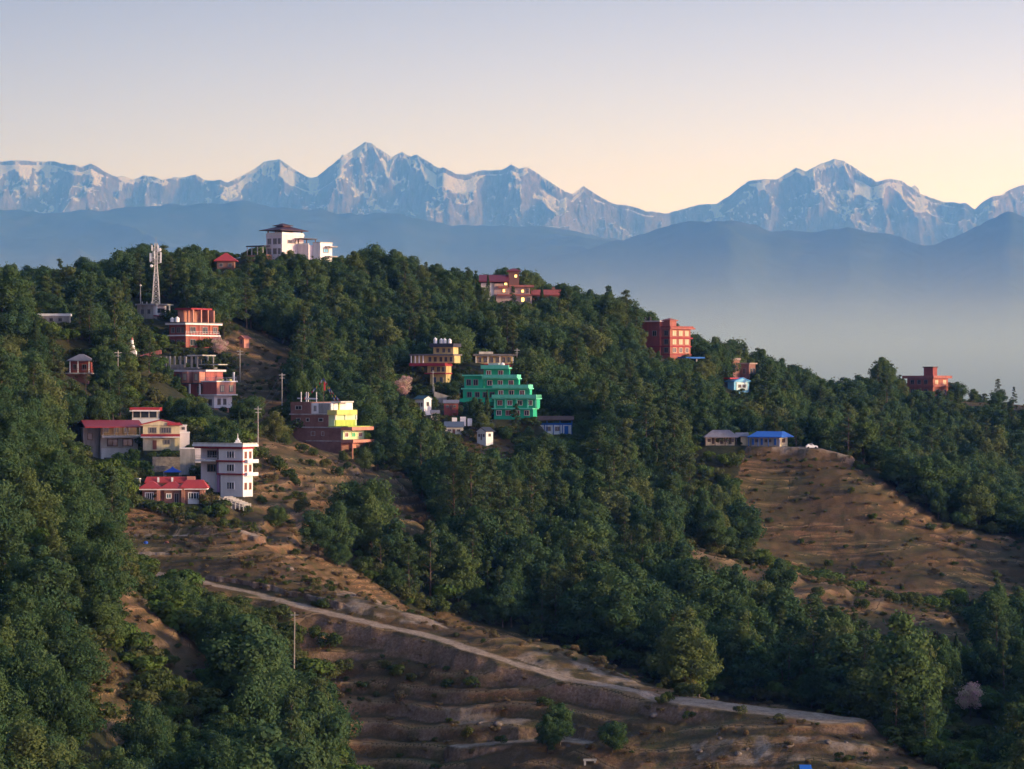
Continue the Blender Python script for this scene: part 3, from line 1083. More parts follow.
BARK = bark_mat()
LEAF_BROAD = foliage("broadleaf_leaves", [(0.0, (0.022, 0.054, 0.028)), (0.2, (0.034, 0.072, 0.032)), (0.38, (0.048, 0.092, 0.038)), (0.6, (0.038, 0.080, 0.040)), (0.8, (0.064, 0.106, 0.038)), (0.93, (0.082, 0.112, 0.040)), (1.0, (0.105, 0.118, 0.046))])
LEAF_PINE = foliage("pine_needles", [(0.0, (0.024, 0.048, 0.024)), (0.5, (0.036, 0.062, 0.028)), (1.0, (0.052, 0.072, 0.030))], 0.18, 0.75)
LEAF_CYP = foliage("cypress_needles", [(0.0, (0.020, 0.042, 0.022)), (1.0, (0.034, 0.056, 0.026))], 0.15, 0.6)
LEAF_BUSH = foliage("bush_leaves", [(0.0, (0.040, 0.066, 0.024)), (0.5, (0.062, 0.085, 0.028)), (1.0, (0.090, 0.088, 0.036))])
LEAF_FRESH = foliage("fresh_leaves", [(0.0, (0.052, 0.100, 0.026)), (1.0, (0.085, 0.125, 0.030))], 0.35)
LEAF_DRY = foliage("dry_leaves", [(0.0, (0.115, 0.085, 0.045)), (1.0, (0.15, 0.095, 0.055))], 0.25)
PETAL = foliage("pink_blossom", [(0.0, (0.50, 0.27, 0.30)), (1.0, (0.55, 0.32, 0.34))], 0.4, 4.6)

PROTO = {}     # kind -> list of (trunk mesh, crown mesh, height, radius)


def proto(kind, made, H, R, leafmat, mname):
    (tv, tq), (cv, cq) = made
    tm = mesh_np(mname + "_trunk", tv, tq, True)
    tm.materials.append(BARK)
    cm = mesh_np(mname + "_crown", cv, cq)
    cm.materials.append(leafmat)
    PROTO.setdefault(kind, []).append((tm, cm, H, R, (tv, tq, cv, cq, leafmat)))


for i, (H, R, sh, nn) in enumerate([(10, 4.0, 'round', 22), (11, 3.6, 'oval', 22), (9, 4.4, 'spread', 24), (12, 3.8, 'oval', 26), (10, 3.9, 'round', 18), (11, 4.3, 'round', 26), (12, 3.5, 'cone', 24)]):
    proto('broadleaf_tree', make_broad(100 + i, H, R, 0.05, nn, 230, 0.21, sh), H, R, LEAF_BROAD, "broadleaf_tree")
for i, (H, R, nn, br) in enumerate([(13, 2.7, 18, 0.16), (14, 3.0, 20, 0.22), (12, 2.5, 17, 0.12)]):
    proto('pine_tree', make_pine(200 + i, H, R, nn, 170, 0.17, br), H, R, LEAF_PINE, "pine_tree")
for i in range(2):
    proto('cypress_tree', make_cypress(300 + i), 9, 1.1, LEAF_CYP, "cypress_tree")
for i in range(3):
    proto('bush', make_bush(400 + i), 1.6, 1.2, LEAF_BUSH, "bush")
for i in range(3):
    proto('fresh_bush', make_bush(430 + i, 2.2, 1.5, 9, 120, 0.16), 2.2, 1.5, LEAF_FRESH, "fresh_bush")
for i in range(2):
    proto('dry_bush', make_bush(460 + i, 1.2, 1.0, 6, 90, 0.1), 1.2, 1.0, LEAF_DRY, "dry_bush")
proto('blossom_tree', make_broad(480, 8, 3.0, 0.25, 18, 130, 0.15), 8, 3.0, PETAL, "blossom_tree")
proto('bare_tree', make_broad(490, 10, 2.2, 0.35, 14, 9, 0.16), 10, 2.2, LEAF_BUSH, "bare_tree")
# the near wooded spur shows finer leaves
for i, (H, R, sh, nn) in enumerate([(9, 3.4, 'round', 24), (10, 3.3, 'oval', 24), (10, 3.0, 'cone', 24)]):
    proto('near_tree', make_broad(500 + i, H, R, 0.04, nn, 330, 0.135, sh), H, R, LEAF_BROAD, "near_tree")

# ------------------------------------------------------------------ trees: where they stand
PROTECT = []       # (u0, v0, u1, v1, Y): what the picture shows uncovered, and how far it stands


def protect(u0, v0, u1, v1, Y):
    PROTECT.append((u0, v0, u1, v1, Y))


for _pts, _hw, _sh in ROADS[:2]:
    for _a, _b in zip(_pts[:-1], _pts[1:]):
        for _k in range(4):
            _q = [p0 + (p1 - p0) * _k / 4 for p0, p1 in zip(_a, _b)]
            if _q[0] > 215:
                protect(_q[0] - 8, _q[1] - 5, _q[0] + 8, _q[1] + 2, _q[2])
SKYLINE = [(-100, 272), (0, 268), (30, 270), (60, 265), (90, 262), (110, 258), (130, 250), (165, 245), (180, 250), (205, 252), (216, 262), (236, 260), (250, 250), (262, 246), (330, 255), (345, 258), (370, 253), (400, 258), (440, 268), (475, 272), (535, 275), (560, 283), (600, 291), (628, 292),
           (645, 316), (694, 330), (715, 330), (735, 346), (760, 352), (790, 360), (820, 368), (845, 380), (870, 375), (885, 357), (905, 372), (955, 384), (985, 394), (1024, 394), (1150, 400)]
TREES = []         # dicts: kind, proto index, x, y, z, scale, rot


def add_tree(kind, x, y, s, rot=None, k=None, z=None, forced=False, sxy=1.0):
    if z is None:
        z = float(ground(np.array([x]), np.array([y]))[0])
    n = len(PROTO[kind])
    TREES.append(dict(kind=kind, k=random.randrange(n) if k is None else k % n, x=x, y=y, z=z - 0.15, s=s, w=sxy, rot=random.random() * 6.283 if rot is None else rot, forced=forced))


def scatter_forest():
    rng = np.random.default_rng(5)
    # jittered grid, about one tree per 5.6 m cell
    for y0, y1, cell in ((286, 480, 4.2), (480, 760, 4.9), (760, 1240, 5.6)):
        ny = int((y1 - y0) / cell)
        for iy in range(ny):
            yc = y0 + (iy + 0.5) * cell
            xa, xb = (-280 - CU) / F * yc, (1310 - CU) / F * yc
            nx = int((xb - xa) / cell)
            xs = xa + (np.arange(nx) + rng.uniform(0.0, 1.0, nx)) * cell
            ys = yc + rng.uniform(-0.5, 0.5, nx) * cell
            z, op, rd, ct, _tr = ground(xs, ys, True)
            us = xs / ys * F + CU
            vs = CV - z / ys * F
            dens = vnoise(xs / 24, ys / 24, 91)
            pn = fbm(xs / 45, ys / 45, 2, 92)
            for i in range(nx):
                if op[i] > 0 or rd[i] > 0.02 or rng.random() < 0.10 + 0.22 * (dens[i] < 0.28):
                    continue
                d = ys[i]
                r = rng.random()
                near_left = d < 450 and us[i] < 230
                kind = 'broadleaf_tree'
                if near_left:
                    kind = 'near_tree'
                elif r < (0.13 + (0.20 if pn[i] > 0.15 else 0) if d < 800 else 0.14):
                    kind = 'pine_tree'
                elif r > 0.972:
                    kind = 'cypress_tree'
                elif r > 0.945:
                    kind = 'bare_tree'
                s = rng.uniform(0.72, 1.30)
                if rng.random() < 0.06:
                    s *= 1.25
                if rng.random() < 0.2:
                    s *= 0.66
                if d > 850:
                    s *= 0.95
                k = rng.integers(0, len(PROTO[kind]))
                H, R = PROTO[kind][k][2] * s, PROTO[kind][k][3] * s
                f = F / d
                u, vt, vb, ru = us[i], vs[i] - H * f, vs[i], R * f
                bad = (d > 886 and 238 < u < 338) or (d > 700 and vt < np.interp(u, [q[0] for q in SKYLINE], [q[1] for q in SKYLINE]) + rng.uniform(-9, 4))
                for (a, b, c, e, Yp) in PROTECT:
                    if d < Yp + 13 and u + ru * 0.8 > a and u - ru * 0.8 < c and vt < e and vb > b:
                        bad = True
                        break
                if bad:
                    continue
                # what lies open in the picture stays open: look at the ground that the crown would hide
                for poly, y0p, y1p, T, kk in OPEN:
                    if d < y1p:
                        cu_ = np.array([u - ru * 0.7, u, u + ru * 0.7, u, u])
                        cv_ = np.array([vt + H * f * 0.4, vt + H * f * 0.35, vt + H * f * 0.4, vt, vt + H * f * 0.8])
                        if d < y0p or True:
                            hit = in_poly(cu_, cv_, poly)
                            if hit.sum() >= (1 if y1p <= 392 else 2) and d < y1p and not (d > y0p and rng.random() < 0.03):
                                bad = True
                                break
                if bad:
                    continue
                add_tree(kind, float(xs[i]), float(ys[i]), float(s), k=int(k), z=float(z[i]), sxy=float(rng.uniform(0.82, 1.3)))


def visible_sizes():
    """how many pixels each tree shows, painting crowns from far to near into a small picture"""
    W, Hh = 1024, 769
    buf = np.full((Hh, W), -1, dtype=np.int32)
    order = sorted(range(len(TREES)), key=lambda i: -TREES[i]['y'])
    for i in order:
        t = TREES[i]
        tm, cm, H, R, _ = PROTO[t['kind']][t['k']]
        f = F / t['y']
        u = t['x'] * f + CU
        vb = CV - t['z'] * f
        ry = H * t['s'] * f * 0.42
        vc = vb - H * t['s'] * f * 0.56
        rx = R * t['s'] * t['w'] * f
        x0, x1 = int(max(0, u - rx)), int(min(W, u + rx + 1))
        y0, y1 = int(max(0, vc - ry)), int(min(Hh, vc + ry + 1))
        if x1 <= x0 or y1 <= y0:
            continue
        yy, xx = np.mgrid[y0:y1, x0:x1]
        m = ((xx - u) / max(rx, 0.5)) ** 2 + ((yy - vc) / max(ry, 0.5)) ** 2 <= 1
        sub = buf[y0:y1, x0:x1]
        sub[m] = i
    ids, n = np.unique(buf[buf >= 0], return_counts=True)
    vis = np.zeros(len(TREES), dtype=int)
    vis[ids] = n
    return vis


def stuff_instances(name, items, mats_by_kind=None):
    """ONE object of the uncountable rest: points that carry copies of the tree shapes"""
    kinds = []
    for t in items:
        key = (t['kind'], t['k'])
        if key not in kinds:
            kinds.append(key)
    kinds.sort()
    col = bpy.data.collections.new(name + "_shapes")
    for j, (kd, k) in enumerate(kinds):
        tv, tq, cv, cq, lm = PROTO[kd][k][4]
        v, q = merge([(tv, tq), (cv, cq)])
        me = mesh_np("%s_shape" % name, v, q)
        me.materials.append(BARK)
        me.materials.append(lm)
        mi = np.ones(len(q), dtype=np.int32)
        mi[:len(tq)] = 0
        me.polygons.foreach_set("material_index", mi)
        o = bpy.data.objects.new("a%03d_shape" % j, me)
        col.objects.link(o)
    me = bpy.data.meshes.new(name)
    me.vertices.add(len(items))
    me.vertices.foreach_set("co", np.array([[t['x'], t['y'], t['z']] for t in items], dtype=np.float32).ravel())
    a = me.attributes.new("shape", 'INT', 'POINT')
    a.data.foreach_set("value", np.array([kinds.index((t['kind'], t['k'])) for t in items], dtype=np.int32))
    a = me.attributes.new("turn", 'FLOAT_VECTOR', 'POINT')
    a.data.foreach_set("vector", np.array([[0, 0, t['rot']] for t in items], dtype=np.float32).ravel())
    a = me.attributes.new("size", 'FLOAT_VECTOR', 'POINT')
    a.data.foreach_set("vector", np.array([[t['s'] * t['w'], t['s'] * t['w'], t['s']] for t in items], dtype=np.float32).ravel())
    o = link_mesh(name, me)
    ng = bpy.data.node_groups.new(name + "_nodes", 'GeometryNodeTree')
    ng.interface.new_socket("Geometry", in_out='INPUT', socket_type='NodeSocketGeometry')
    ng.interface.new_socket("Geometry", in_out='OUTPUT', socket_type='NodeSocketGeometry')
    gi = ng.nodes.new("NodeGroupInput")
    go = ng.nodes.new("NodeGroupOutput")
    ci = ng.nodes.new("GeometryNodeCollectionInfo")
    ci.inputs["Collection"].default_value = col
    ci.inputs["Separate Children"].default_value = True
    ci.inputs["Reset Children"].default_value = True
    ip = ng.nodes.new("GeometryNodeInstanceOnPoints")
    ip.inputs["Pick Instance"].default_value = True
    er = ng.nodes.new("FunctionNodeEulerToRotation")

    def attr(nm, ty):
        n = ng.nodes.new("GeometryNodeInputNamedAttribute")
        n.data_type = ty
        n.inputs["Name"].default_value = nm
        return [s for s in n.outputs if s.enabled and s.name == "Attribute"][0]
    ng.links.new(gi.outputs[0], ip.inputs["Points"])
    ng.links.new(ci.outputs[0], ip.inputs["Instance"])
    ng.links.new(attr("shape", 'INT'), ip.inputs["Instance Index"])
    ng.links.new(attr("turn", 'FLOAT_VECTOR'), er.inputs[0])
    ng.links.new(er.outputs[0], ip.inputs["Rotation"])
    ng.links.new(attr("size", 'FLOAT_VECTOR'), ip.inputs["Scale"])
    ng.links.new(ip.outputs[0], go.inputs[0])
    md = o.modifiers.new("copies", 'NODES')
    md.node_group = ng
    return tag(o, kind='stuff')

# ------------------------------------------------------------------ buildings: builder
class Shape:
    def __init__(self):
        self.v, self.f = [], []

    def add(self, vs, fs):
        n = len(self.v)
        self.v += [tuple(p) for p in vs]
        self.f += [tuple(i + n for i in f) for f in fs]

    def box(self, x0, x1, y0, y1, z0, z1):
        self.add([(x0, y0, z0), (x1, y0, z0), (x1, y1, z0), (x0, y1, z0), (x0, y0, z1), (x1, y0, z1), (x1, y1, z1), (x0, y1, z1)],
                 [(0, 3, 2, 1), (4, 5, 6, 7), (0, 1, 5, 4), (1, 2, 6, 5), (2, 3, 7, 6), (3, 0, 4, 7)])

    def bar(self, a, b, r, sides=6, r2=None):
        v, q = tube_np([a, b], [r, r if r2 is None else r2], sides)
        n = len(v) // 2
        self.add(v, [tuple(x) for x in q] + [tuple(range(n))[::-1], tuple(range(n, 2 * n))])

    def path(self, pts, r, sides=5):
        v, q = tube_np(pts, [r] * len(pts), sides)
        self.add(v, [tuple(x) for x in q])

    def lathe(self, c, prof, sides=12):
        vs, fs = [], []
        for r, z in prof:
            for k in range(sides):
                t = 2 * math.pi * k / sides
                vs.append((c[0] + r * math.cos(t), c[1] + r * math.sin(t), c[2] + z))
        for i in range(len(prof) - 1):
            for k in range(sides):
                k2 = (k + 1) % sides
                fs.append((i * sides + k, i * sides + k2, (i + 1) * sides + k2, (i + 1) * sides + k))
        fs.append(tuple(range(sides))[::-1])
        fs.append(tuple((len(prof) - 1) * sides + k for k in range(sides)))
        self.add(vs, fs)

    def obj(self, name, mat, parent=None):
        me = bpy.data.meshes.new(name)
        me.from_pydata(self.v, [], self.f)
        me.update()
        return link_mesh(name, me, mat, parent)


def thing(name, label, cat, loc, rot=0.0, group=None):
    o = bpy.data.objects.new(name, None)
    COL.objects.link(o)
    o.empty_display_size = 0.5
    o.location = loc
    o.rotation_euler = (0, 0, rot)
    return tag(o, label, cat, group, 'thing')


FRAME = plaster("window_frame_paint", (0.24, 0.21, 0.19), 0.3)
FRAME_DARK = plaster("window_frame_dark", (0.10, 0.055, 0.045), 0.2)
GLASS = glass()


class Bld:
    """A building surveyed in picture pixels at distance Y. angle < 0: its right end is seen, the origin is the near right corner of the front;
    angle >= 0: the origin is the near left corner. x runs along the front, y along the end wall, z up."""

    def __init__(s, name, label, cat, u, v, Y, ang=0, group=None):
        a = math.radians(ang)
        s.s = Y / F
        s.kx = s.s / math.cos(a)
        s.ky = s.s / abs(math.sin(a)) if abs(ang) > 7 else s.s
        s.kz = s.s
        s.o = thing(name, label, cat, P(u, v, Y), a, group)
        s.Y, s.u, s.v = Y, u, v

    def c(s, x, y, z):
        return (x * s.kx, y * s.ky, z * s.kz)

    def boxes(s, part, mat, lst, parent=None):
        if part in ("balcony_slab", "planter", "corner_pillar", "column", "post", "step", "parapet_block", "painted_bay", "bay_wall") and len(lst) > 1:
            for q in lst:
                o = s.boxes(part, mat, [q], parent)
            return o
        sh = Shape()
        for (x0, x1, y0, y1, z0, z1) in lst:
            sh.box(x0 * s.kx, x1 * s.kx, y0 * s.ky, y1 * s.ky, z0 * s.kz, z1 * s.kz)
        return sh.obj(part, mat, parent or s.o)

    def win(s, face, a, z, w, h, off, pane=None, frame=None, part="window", bars=1):
        """a framed opening whose lower left corner is at a along the face; face f (front, y=off), r (right end, x=off), l (left end, x=off)"""
        pane = pane or GLASS
        frame = frame or FRAME
        k = s.kx if face == 'f' else s.ky
        a0, a1, z0, z1 = a * k, (a + w) * k, z * s.kz, (z + h) * s.kz
        t = min(0.16, 0.14 * (a1 - a0))
        fr = [(a0, a1, z0, z0 + t), (a0, a1, z1 - t, z1), (a0, a0 + t, z0 + t, z1 - t), (a1 - t, a1, z0 + t, z1 - t)]
        for b in range(bars):
            m = a0 + (a1 - a0) * (b + 1) / (bars + 1)
            fr.append((m - t * 0.3, m + t * 0.3, z0 + t, z1 - t))
        F_, G_ = Shape(), Shape()
        pn = (a0 + t * 0.9, a1 - t * 0.9, z0 + t * 0.9, z1 - t * 0.9)

        def put(sh, r, d0, d1):
            if face == 'f':
                sh.box(r[0], r[1], off * s.ky - d1, off * s.ky - d0, r[2], r[3])
            elif face == 'r':
                sh.box(off * s.kx + d0, off * s.kx + d1, r[0], r[1], r[2], r[3])
            else:
                sh.box(off * s.kx - d1, off * s.kx - d0, r[0], r[1], r[2], r[3])
        for r in fr:
            put(F_, r, -0.06, 0.11)
        put(G_, pn, -0.04, 0.035)
        if part == "door":
            f = F_.obj("door", frame, s.o)
            G_.obj("door_leaf", pane, f)
        else:
            f = F_.obj(part, frame, s.o)
            G_.obj("pane", pane, f)
        return f

    def wins(s, face, z, h, off, spans, **k):
        for a, w in spans:
            s.win(face, a, z, w, h, off, **k)

    def gable(s, part, mat, x0, x1, y0, y1, z0, z1, axis='x', th=0.8, parent=None, close=None):
        """two sloping sheets; ridge along axis"""
        sh = Shape()
        if axis == 'x':
            ym = (y0 + y1) / 2
            pr = [(y0, z0), (ym, z1), (y1, z0), (y1, z0 - th), (ym, z1 - th), (y0, z0 - th)]
            vs = [s.c(x, y, z) for x in (x0, x1) for y, z in pr]
        else:
            xm = (x0 + x1) / 2
            pr = [(x0, z0), (xm, z1), (x1, z0), (x1, z0 - th), (xm, z1 - th), (x0, z0 - th)]
            vs = [s.c(x, y, z) for y in (y0, y1) for x, z in pr]
        fs = [(i, (i + 1) % 6, 6 + (i + 1) % 6, 6 + i) for i in range(6)]
        fs += [(0, 5, 4, 1), (1, 4, 3, 2), (6, 7, 10, 11), (7, 8, 9, 10)]
        sh.add(vs, fs)
        o = sh.obj(part, mat, parent or s.o)
        if close:
            g = Shape()
            i = 0.6
            if axis == 'x':
                g.add([s.c(x, y, z) for x in (x0 + i, x1 - i) for y, z in ((y0 + i, z0 - th), (ym, z1 - th), (y1 - i, z0 - th))], [(0, 1, 2), (5, 4, 3), (0, 2, 5, 3), (0, 3, 4, 1), (1, 4, 5, 2)])
            else:
                g.add([s.c(x, y, z) for y in (y0 + i, y1 - i) for x, z in ((x0 + i, z0 - th), (xm, z1 - th), (x1 - i, z0 - th))], [(0, 1, 2), (5, 4, 3), (0, 2, 5, 3), (0, 3, 4, 1), (1, 4, 5, 2)])
            g.obj("gable_wall", close, s.o)
        return o

    def hip(s, part, mat, x0, x1, y0, y1, z0, z1, ins_x, ins_y, th=0.7, parent=None):
        sh = Shape()
        vs = [s.c(*p) for p in ((x0, y0, z0), (x1, y0, z0), (x1, y1, z0), (x0, y1, z0), (x0 + ins_x, y0 + ins_y, z1), (x1 - ins_x, y0 + ins_y, z1), (x1 - ins_x, y1 - ins_y, z1), (x0 + ins_x, y1 - ins_y, z1),
                                (x0, y0, z0 - th), (x1, y0, z0 - th), (x1, y1, z0 - th), (x0, y1, z0 - th))]
        sh.add(vs, [(0, 1, 5, 4), (1, 2, 6, 5), (2, 3, 7, 6), (3, 0, 4, 7), (4, 5, 6, 7), (0, 8, 9, 1), (1, 9, 10, 2), (2, 10, 11, 3), (3, 11, 8, 0), (11, 10, 9, 8)])
        return sh.obj(part, mat, parent or s.o)

    def rail(s, pts, z, h=4.0, mat=None, step=1.1, part="railing", r=0.03):
        sh = Shape()
        q = [Vector(s.c(x, y, z)) for x, y in pts]
        hh = h * s.kz
        for a, b in zip(q[:-1], q[1:]):
            n = max(1, int((b - a).length / step))
            for i in range(n + 1):
                p = a.lerp(b, i / n)
                sh.bar(p, p + Vector((0, 0, hh)), r, 5)
            for f in (1.0, 0.55):
                sh.bar(a + Vector((0, 0, hh * f)), b + Vector((0, 0, hh * f)), r, 5)
        return sh.obj(part, mat or FRAME, s.o)

    def posts(s, part, mat, lst, z0, z1, r=0.14, each=True):
        for x, y in lst:
            sh = Shape()
            w = r / s.kx
            d = r / s.ky
            sh.box((x - w) * s.kx, (x + w) * s.kx, (y - d) * s.ky, (y + d) * s.ky, z0 * s.kz, z1 * s.kz)
            sh.obj(part, mat, s.o)

    def world(s, x, y, z):
        return s.o.matrix_basis @ Vector(s.c(x, y, z)) if False else Vector(s.o.location) + Matrix.Rotation(s.o.rotation_euler.z, 3, 'Z') @ Vector(s.c(x, y, z))


# paint and materials
WHITE = plaster("white_render", (0.80, 0.78, 0.76), 0.16)
OFFWHITE = plaster("offwhite_render", (0.62, 0.58, 0.50), 0.35)
PALEPINK = plaster("pale_pink_render", (0.74, 0.66, 0.66), 0.16)
CREAM = plaster("cream_render", (0.66, 0.56, 0.36), 0.3)
GREYW = plaster("grey_cement", (0.34, 0.33, 0.32), 0.5)
DARKC = plaster("dark_cement", (0.16, 0.15, 0.145), 0.5)
CONC = plaster("bare_concrete", (0.40, 0.37, 0.34), 0.5)
REDBAND = plaster("dark_red_paint", (0.30, 0.035, 0.045), 0.25)
REDWALL = plaster("brick_red_paint", (0.30, 0.075, 0.06), 0.4)
ORANGEW = plaster("orange_red_render", (0.34, 0.12, 0.085), 0.4)
SALMON = plaster("salmon_render", (0.56, 0.25, 0.18), 0.3)
CORAL = plaster("coral_paint", (0.36, 0.13, 0.105), 0.35)
REDROOF = sheet_roof("red_sheet_roof", (0.36, 0.03, 0.04))
TILERED = sheet_roof("red_tile_roof", (0.38, 0.045, 0.045), 0.4)
MAROON = sheet_roof("maroon_roof", (0.16, 0.028, 0.04), 0.3)
DARKMAROON = sheet_roof("dark_maroon_roof", (0.05, 0.014, 0.022), 0.3)
DARKROOF = sheet_roof("dark_sheet_roof", (0.035, 0.035, 0.05), 0.3)
GREYROOF = sheet_roof("weathered_grey_roof", (0.20, 0.19, 0.22), 0.6)
SLATE = sheet_roof("slate_blue_roof", (0.09, 0.12, 0.17), 0.4)
BLUEROOF = sheet_roof("blue_sheet_roof", (0.02, 0.14, 0.52), 0.2)
LIGHTBLUE = plaster("light_blue_paint", (0.20, 0.48, 0.72), 0.2)
BLUEPAINT = plaster("blue_paint", (0.03, 0.13, 0.42), 0.2)
MINT = plaster("mint_green_paint", (0.035, 0.50, 0.27), 0.25)
MINTL = plaster("pale_mint_paint", (0.16, 0.66, 0.42), 0.2)
LIME = plaster("lime_paint", (0.42, 0.54, 0.09), 0.3)
YELLOWP = plaster("bright_yellow_paint", (0.62, 0.58, 0.16), 0.3)
PALEGREEN = plaster("pale_green_paint", (0.58, 0.74, 0.42), 0.2)
YELLOWW = plaster("ochre_yellow_render", (0.62, 0.48, 0.21), 0.4)
ROSEWALL = plaster("rose_red_render", (0.44, 0.13, 0.11), 0.35)
BRICK = brick("common_brick", (0.20, 0.085, 0.065), (0.25, 0.11, 0.085), (0.22, 0.18, 0.16))
BRICKO = brick("warm_brick", (0.38, 0.15, 0.10), (0.42, 0.18, 0.12), (0.32, 0.26, 0.22))
STONE = plaster("rubble_stone", (0.30, 0.26, 0.22), 0.7, scale=1.4, streak=False)
STEEL = plaster("galvanised_steel", (0.42, 0.42, 0.43), 0.25, 0.5)
BLACKP = plaster("black_plastic", (0.015, 0.015, 0.017), 0.1, 0.5)
WHITEP = plaster("white_plastic", (0.80, 0.80, 0.80), 0.1, 0.5)
WOOD = plaster("weathered_wood", (0.16, 0.11, 0.075), 0.4)
CURTAIN = plaster("cream_curtain", (0.66, 0.55, 0.36), 0.2)
REDPANE = plaster("dark_red_shutter", (0.16, 0.035, 0.035), 0.2)
LIT = lamp_glow("lit_window", (1.0, 0.62, 0.16), 2.6)
TARP = plaster("blue_tarpaulin", (0.03, 0.10, 0.45), 0.15)


def tank(b, x, y, z, mat, r=0.55, h=1.2, label=None, name="water_tank"):
    """a water tank standing on a roof: a thing of its own"""
    p = b.world(x, y, z)
    sh = Shape()
    sh.lathe((0, 0, 0), [(r * 0.96, 0), (r, 0.08), (r, h * 0.34), (r * 0.96, h * 0.37), (r, h * 0.40), (r, h * 0.72), (r * 0.92, h * 0.84), (r * 0.45, h * 0.95), (r * 0.30, h * 0.96), (r * 0.30, h), (0.02, h)], 14)
    o = thing(name, label, "water tank", p)
    sh.obj("tank_body", mat, o)
    s2 = Shape()
    s2.lathe((0, 0, h), [(r * 0.36, 0), (r * 0.36, 0.06), (0.05, 0.1)], 10)
    s2.obj("lid", BLACKP if mat is BLACKP else WHITEP, o)
    return o

# ------------------------------------------------------------------ the buildings of the hill
def hilltop_hotel():
    b = Bld("hilltop_hotel", "white hotel with dark red pagoda roof on the very top of the hill", "hotel", 282, 256, 884, -40)
    b.boxes("wall", PALEPINK, [(-17, 0, 0, 20, -10, 21)])
    b.boxes("lit_parapet", WHITE, [(-17.3, 0.3, -0.3, 20.3, 21, 22.6)])
    b.boxes("terrace_rail_wall", WHITE, [(-17, 0, 0.2, 0.6, 22.6, 24), (-0.5, -0.1, 0.6, 20, 22.6, 24)])
    b.posts("roof_post", FRAME_DARK, [(-16, 1), (-8, 1), (-1, 1), (-1, 10), (-1, 19), (-16, 19), (-16, 10)], 24, 26.5, 0.15)
    b.hip("pagoda_roof", DARKMAROON, -20, 3, -4, 22, 26.2, 30.0, 8, 9, 0.5)
    b.boxes("roof_lantern", FRAME_DARK, [(-13, -5, 6, 12, 29.6, 31.4)])
    b.hip("upper_roof", DARKMAROON, -15, -4, 4, 14, 31.2, 33.6, 5.2, 4.4, 0.5)
    b.win('r', 5, 13.0, 7.5, 3.6, 0, bars=1)
    b.wins('f', 12, 6, 0, [(-15.5, 4), (-9.5, 4), (-4.2, 3)])
    b.wins('f', 2, 6, 0, [(-15.5, 4), (-9.5, 4), (-4.2, 3)])
    # right wing with the terrace canopy and the end tower
    b.boxes("wing_wall", PALEPINK, [(0.1, 12, 14, 30, -10, 11.4)])
    b.boxes("wing_parapet", WHITE, [(0.1, 12.3, 13.7, 14.3, 11.4, 13.2)])
    b.boxes("canopy", DARKROOF, [(-2, 10, 11, 24, 17.4, 18.3)])
    b.posts("canopy_post", FRAME_DARK, [(0.6, 14.8), (9, 14.8), (9, 23)], 11.4, 17.4, 0.1)
    b.boxes("tower_wall", WHITE, [(12.2, 20, 18, 29, -12, 13.4)])
    b.boxes("tower_parapet", OFFWHITE, [(12, 20.3, 17.7, 29.3, 13.4, 14.3)])
    b.win('r', 20.5, 3.6, 5, 4.4, 20.0, pane=LIGHTBLUE)
    b.boxes("balcony_slab", CONC, [(20.2, 26, 22, 29, 9.2, 10.2), (20.2, 26, 22, 29, -0.6, 0.4)])
    # the lower terrace on the left
    b.boxes("terrace_canopy", DARKROOF, [(-32, -12, -6, -0.6, 10.0, 11.0)])
    b.posts("terrace_post", STEEL, [(-31, -5.5), (-26, -5.5), (-20, -5.5), (-14, -5.5)], 1, 10, 0.09)
    b.boxes("terrace_wall", BRICKO, [(-31, -10, -6, -0.8, -10, 1.5)])


def pagoda_hut():
    b = Bld("pagoda_hut", "small hut with a red pyramid roof showing over the ridge trees", "hut", 226, 268, 868, 0)
    b.boxes("wall", BRICK, [(-9, 8, 0, 14, -8, 8)])
    b.hip("roof", TILERED, -12, 11, -3, 17, 7.6, 15.4, 10.6, 9)
    b.wins('f', 1, 4, 0, [(-7, 4), (2, 4)])


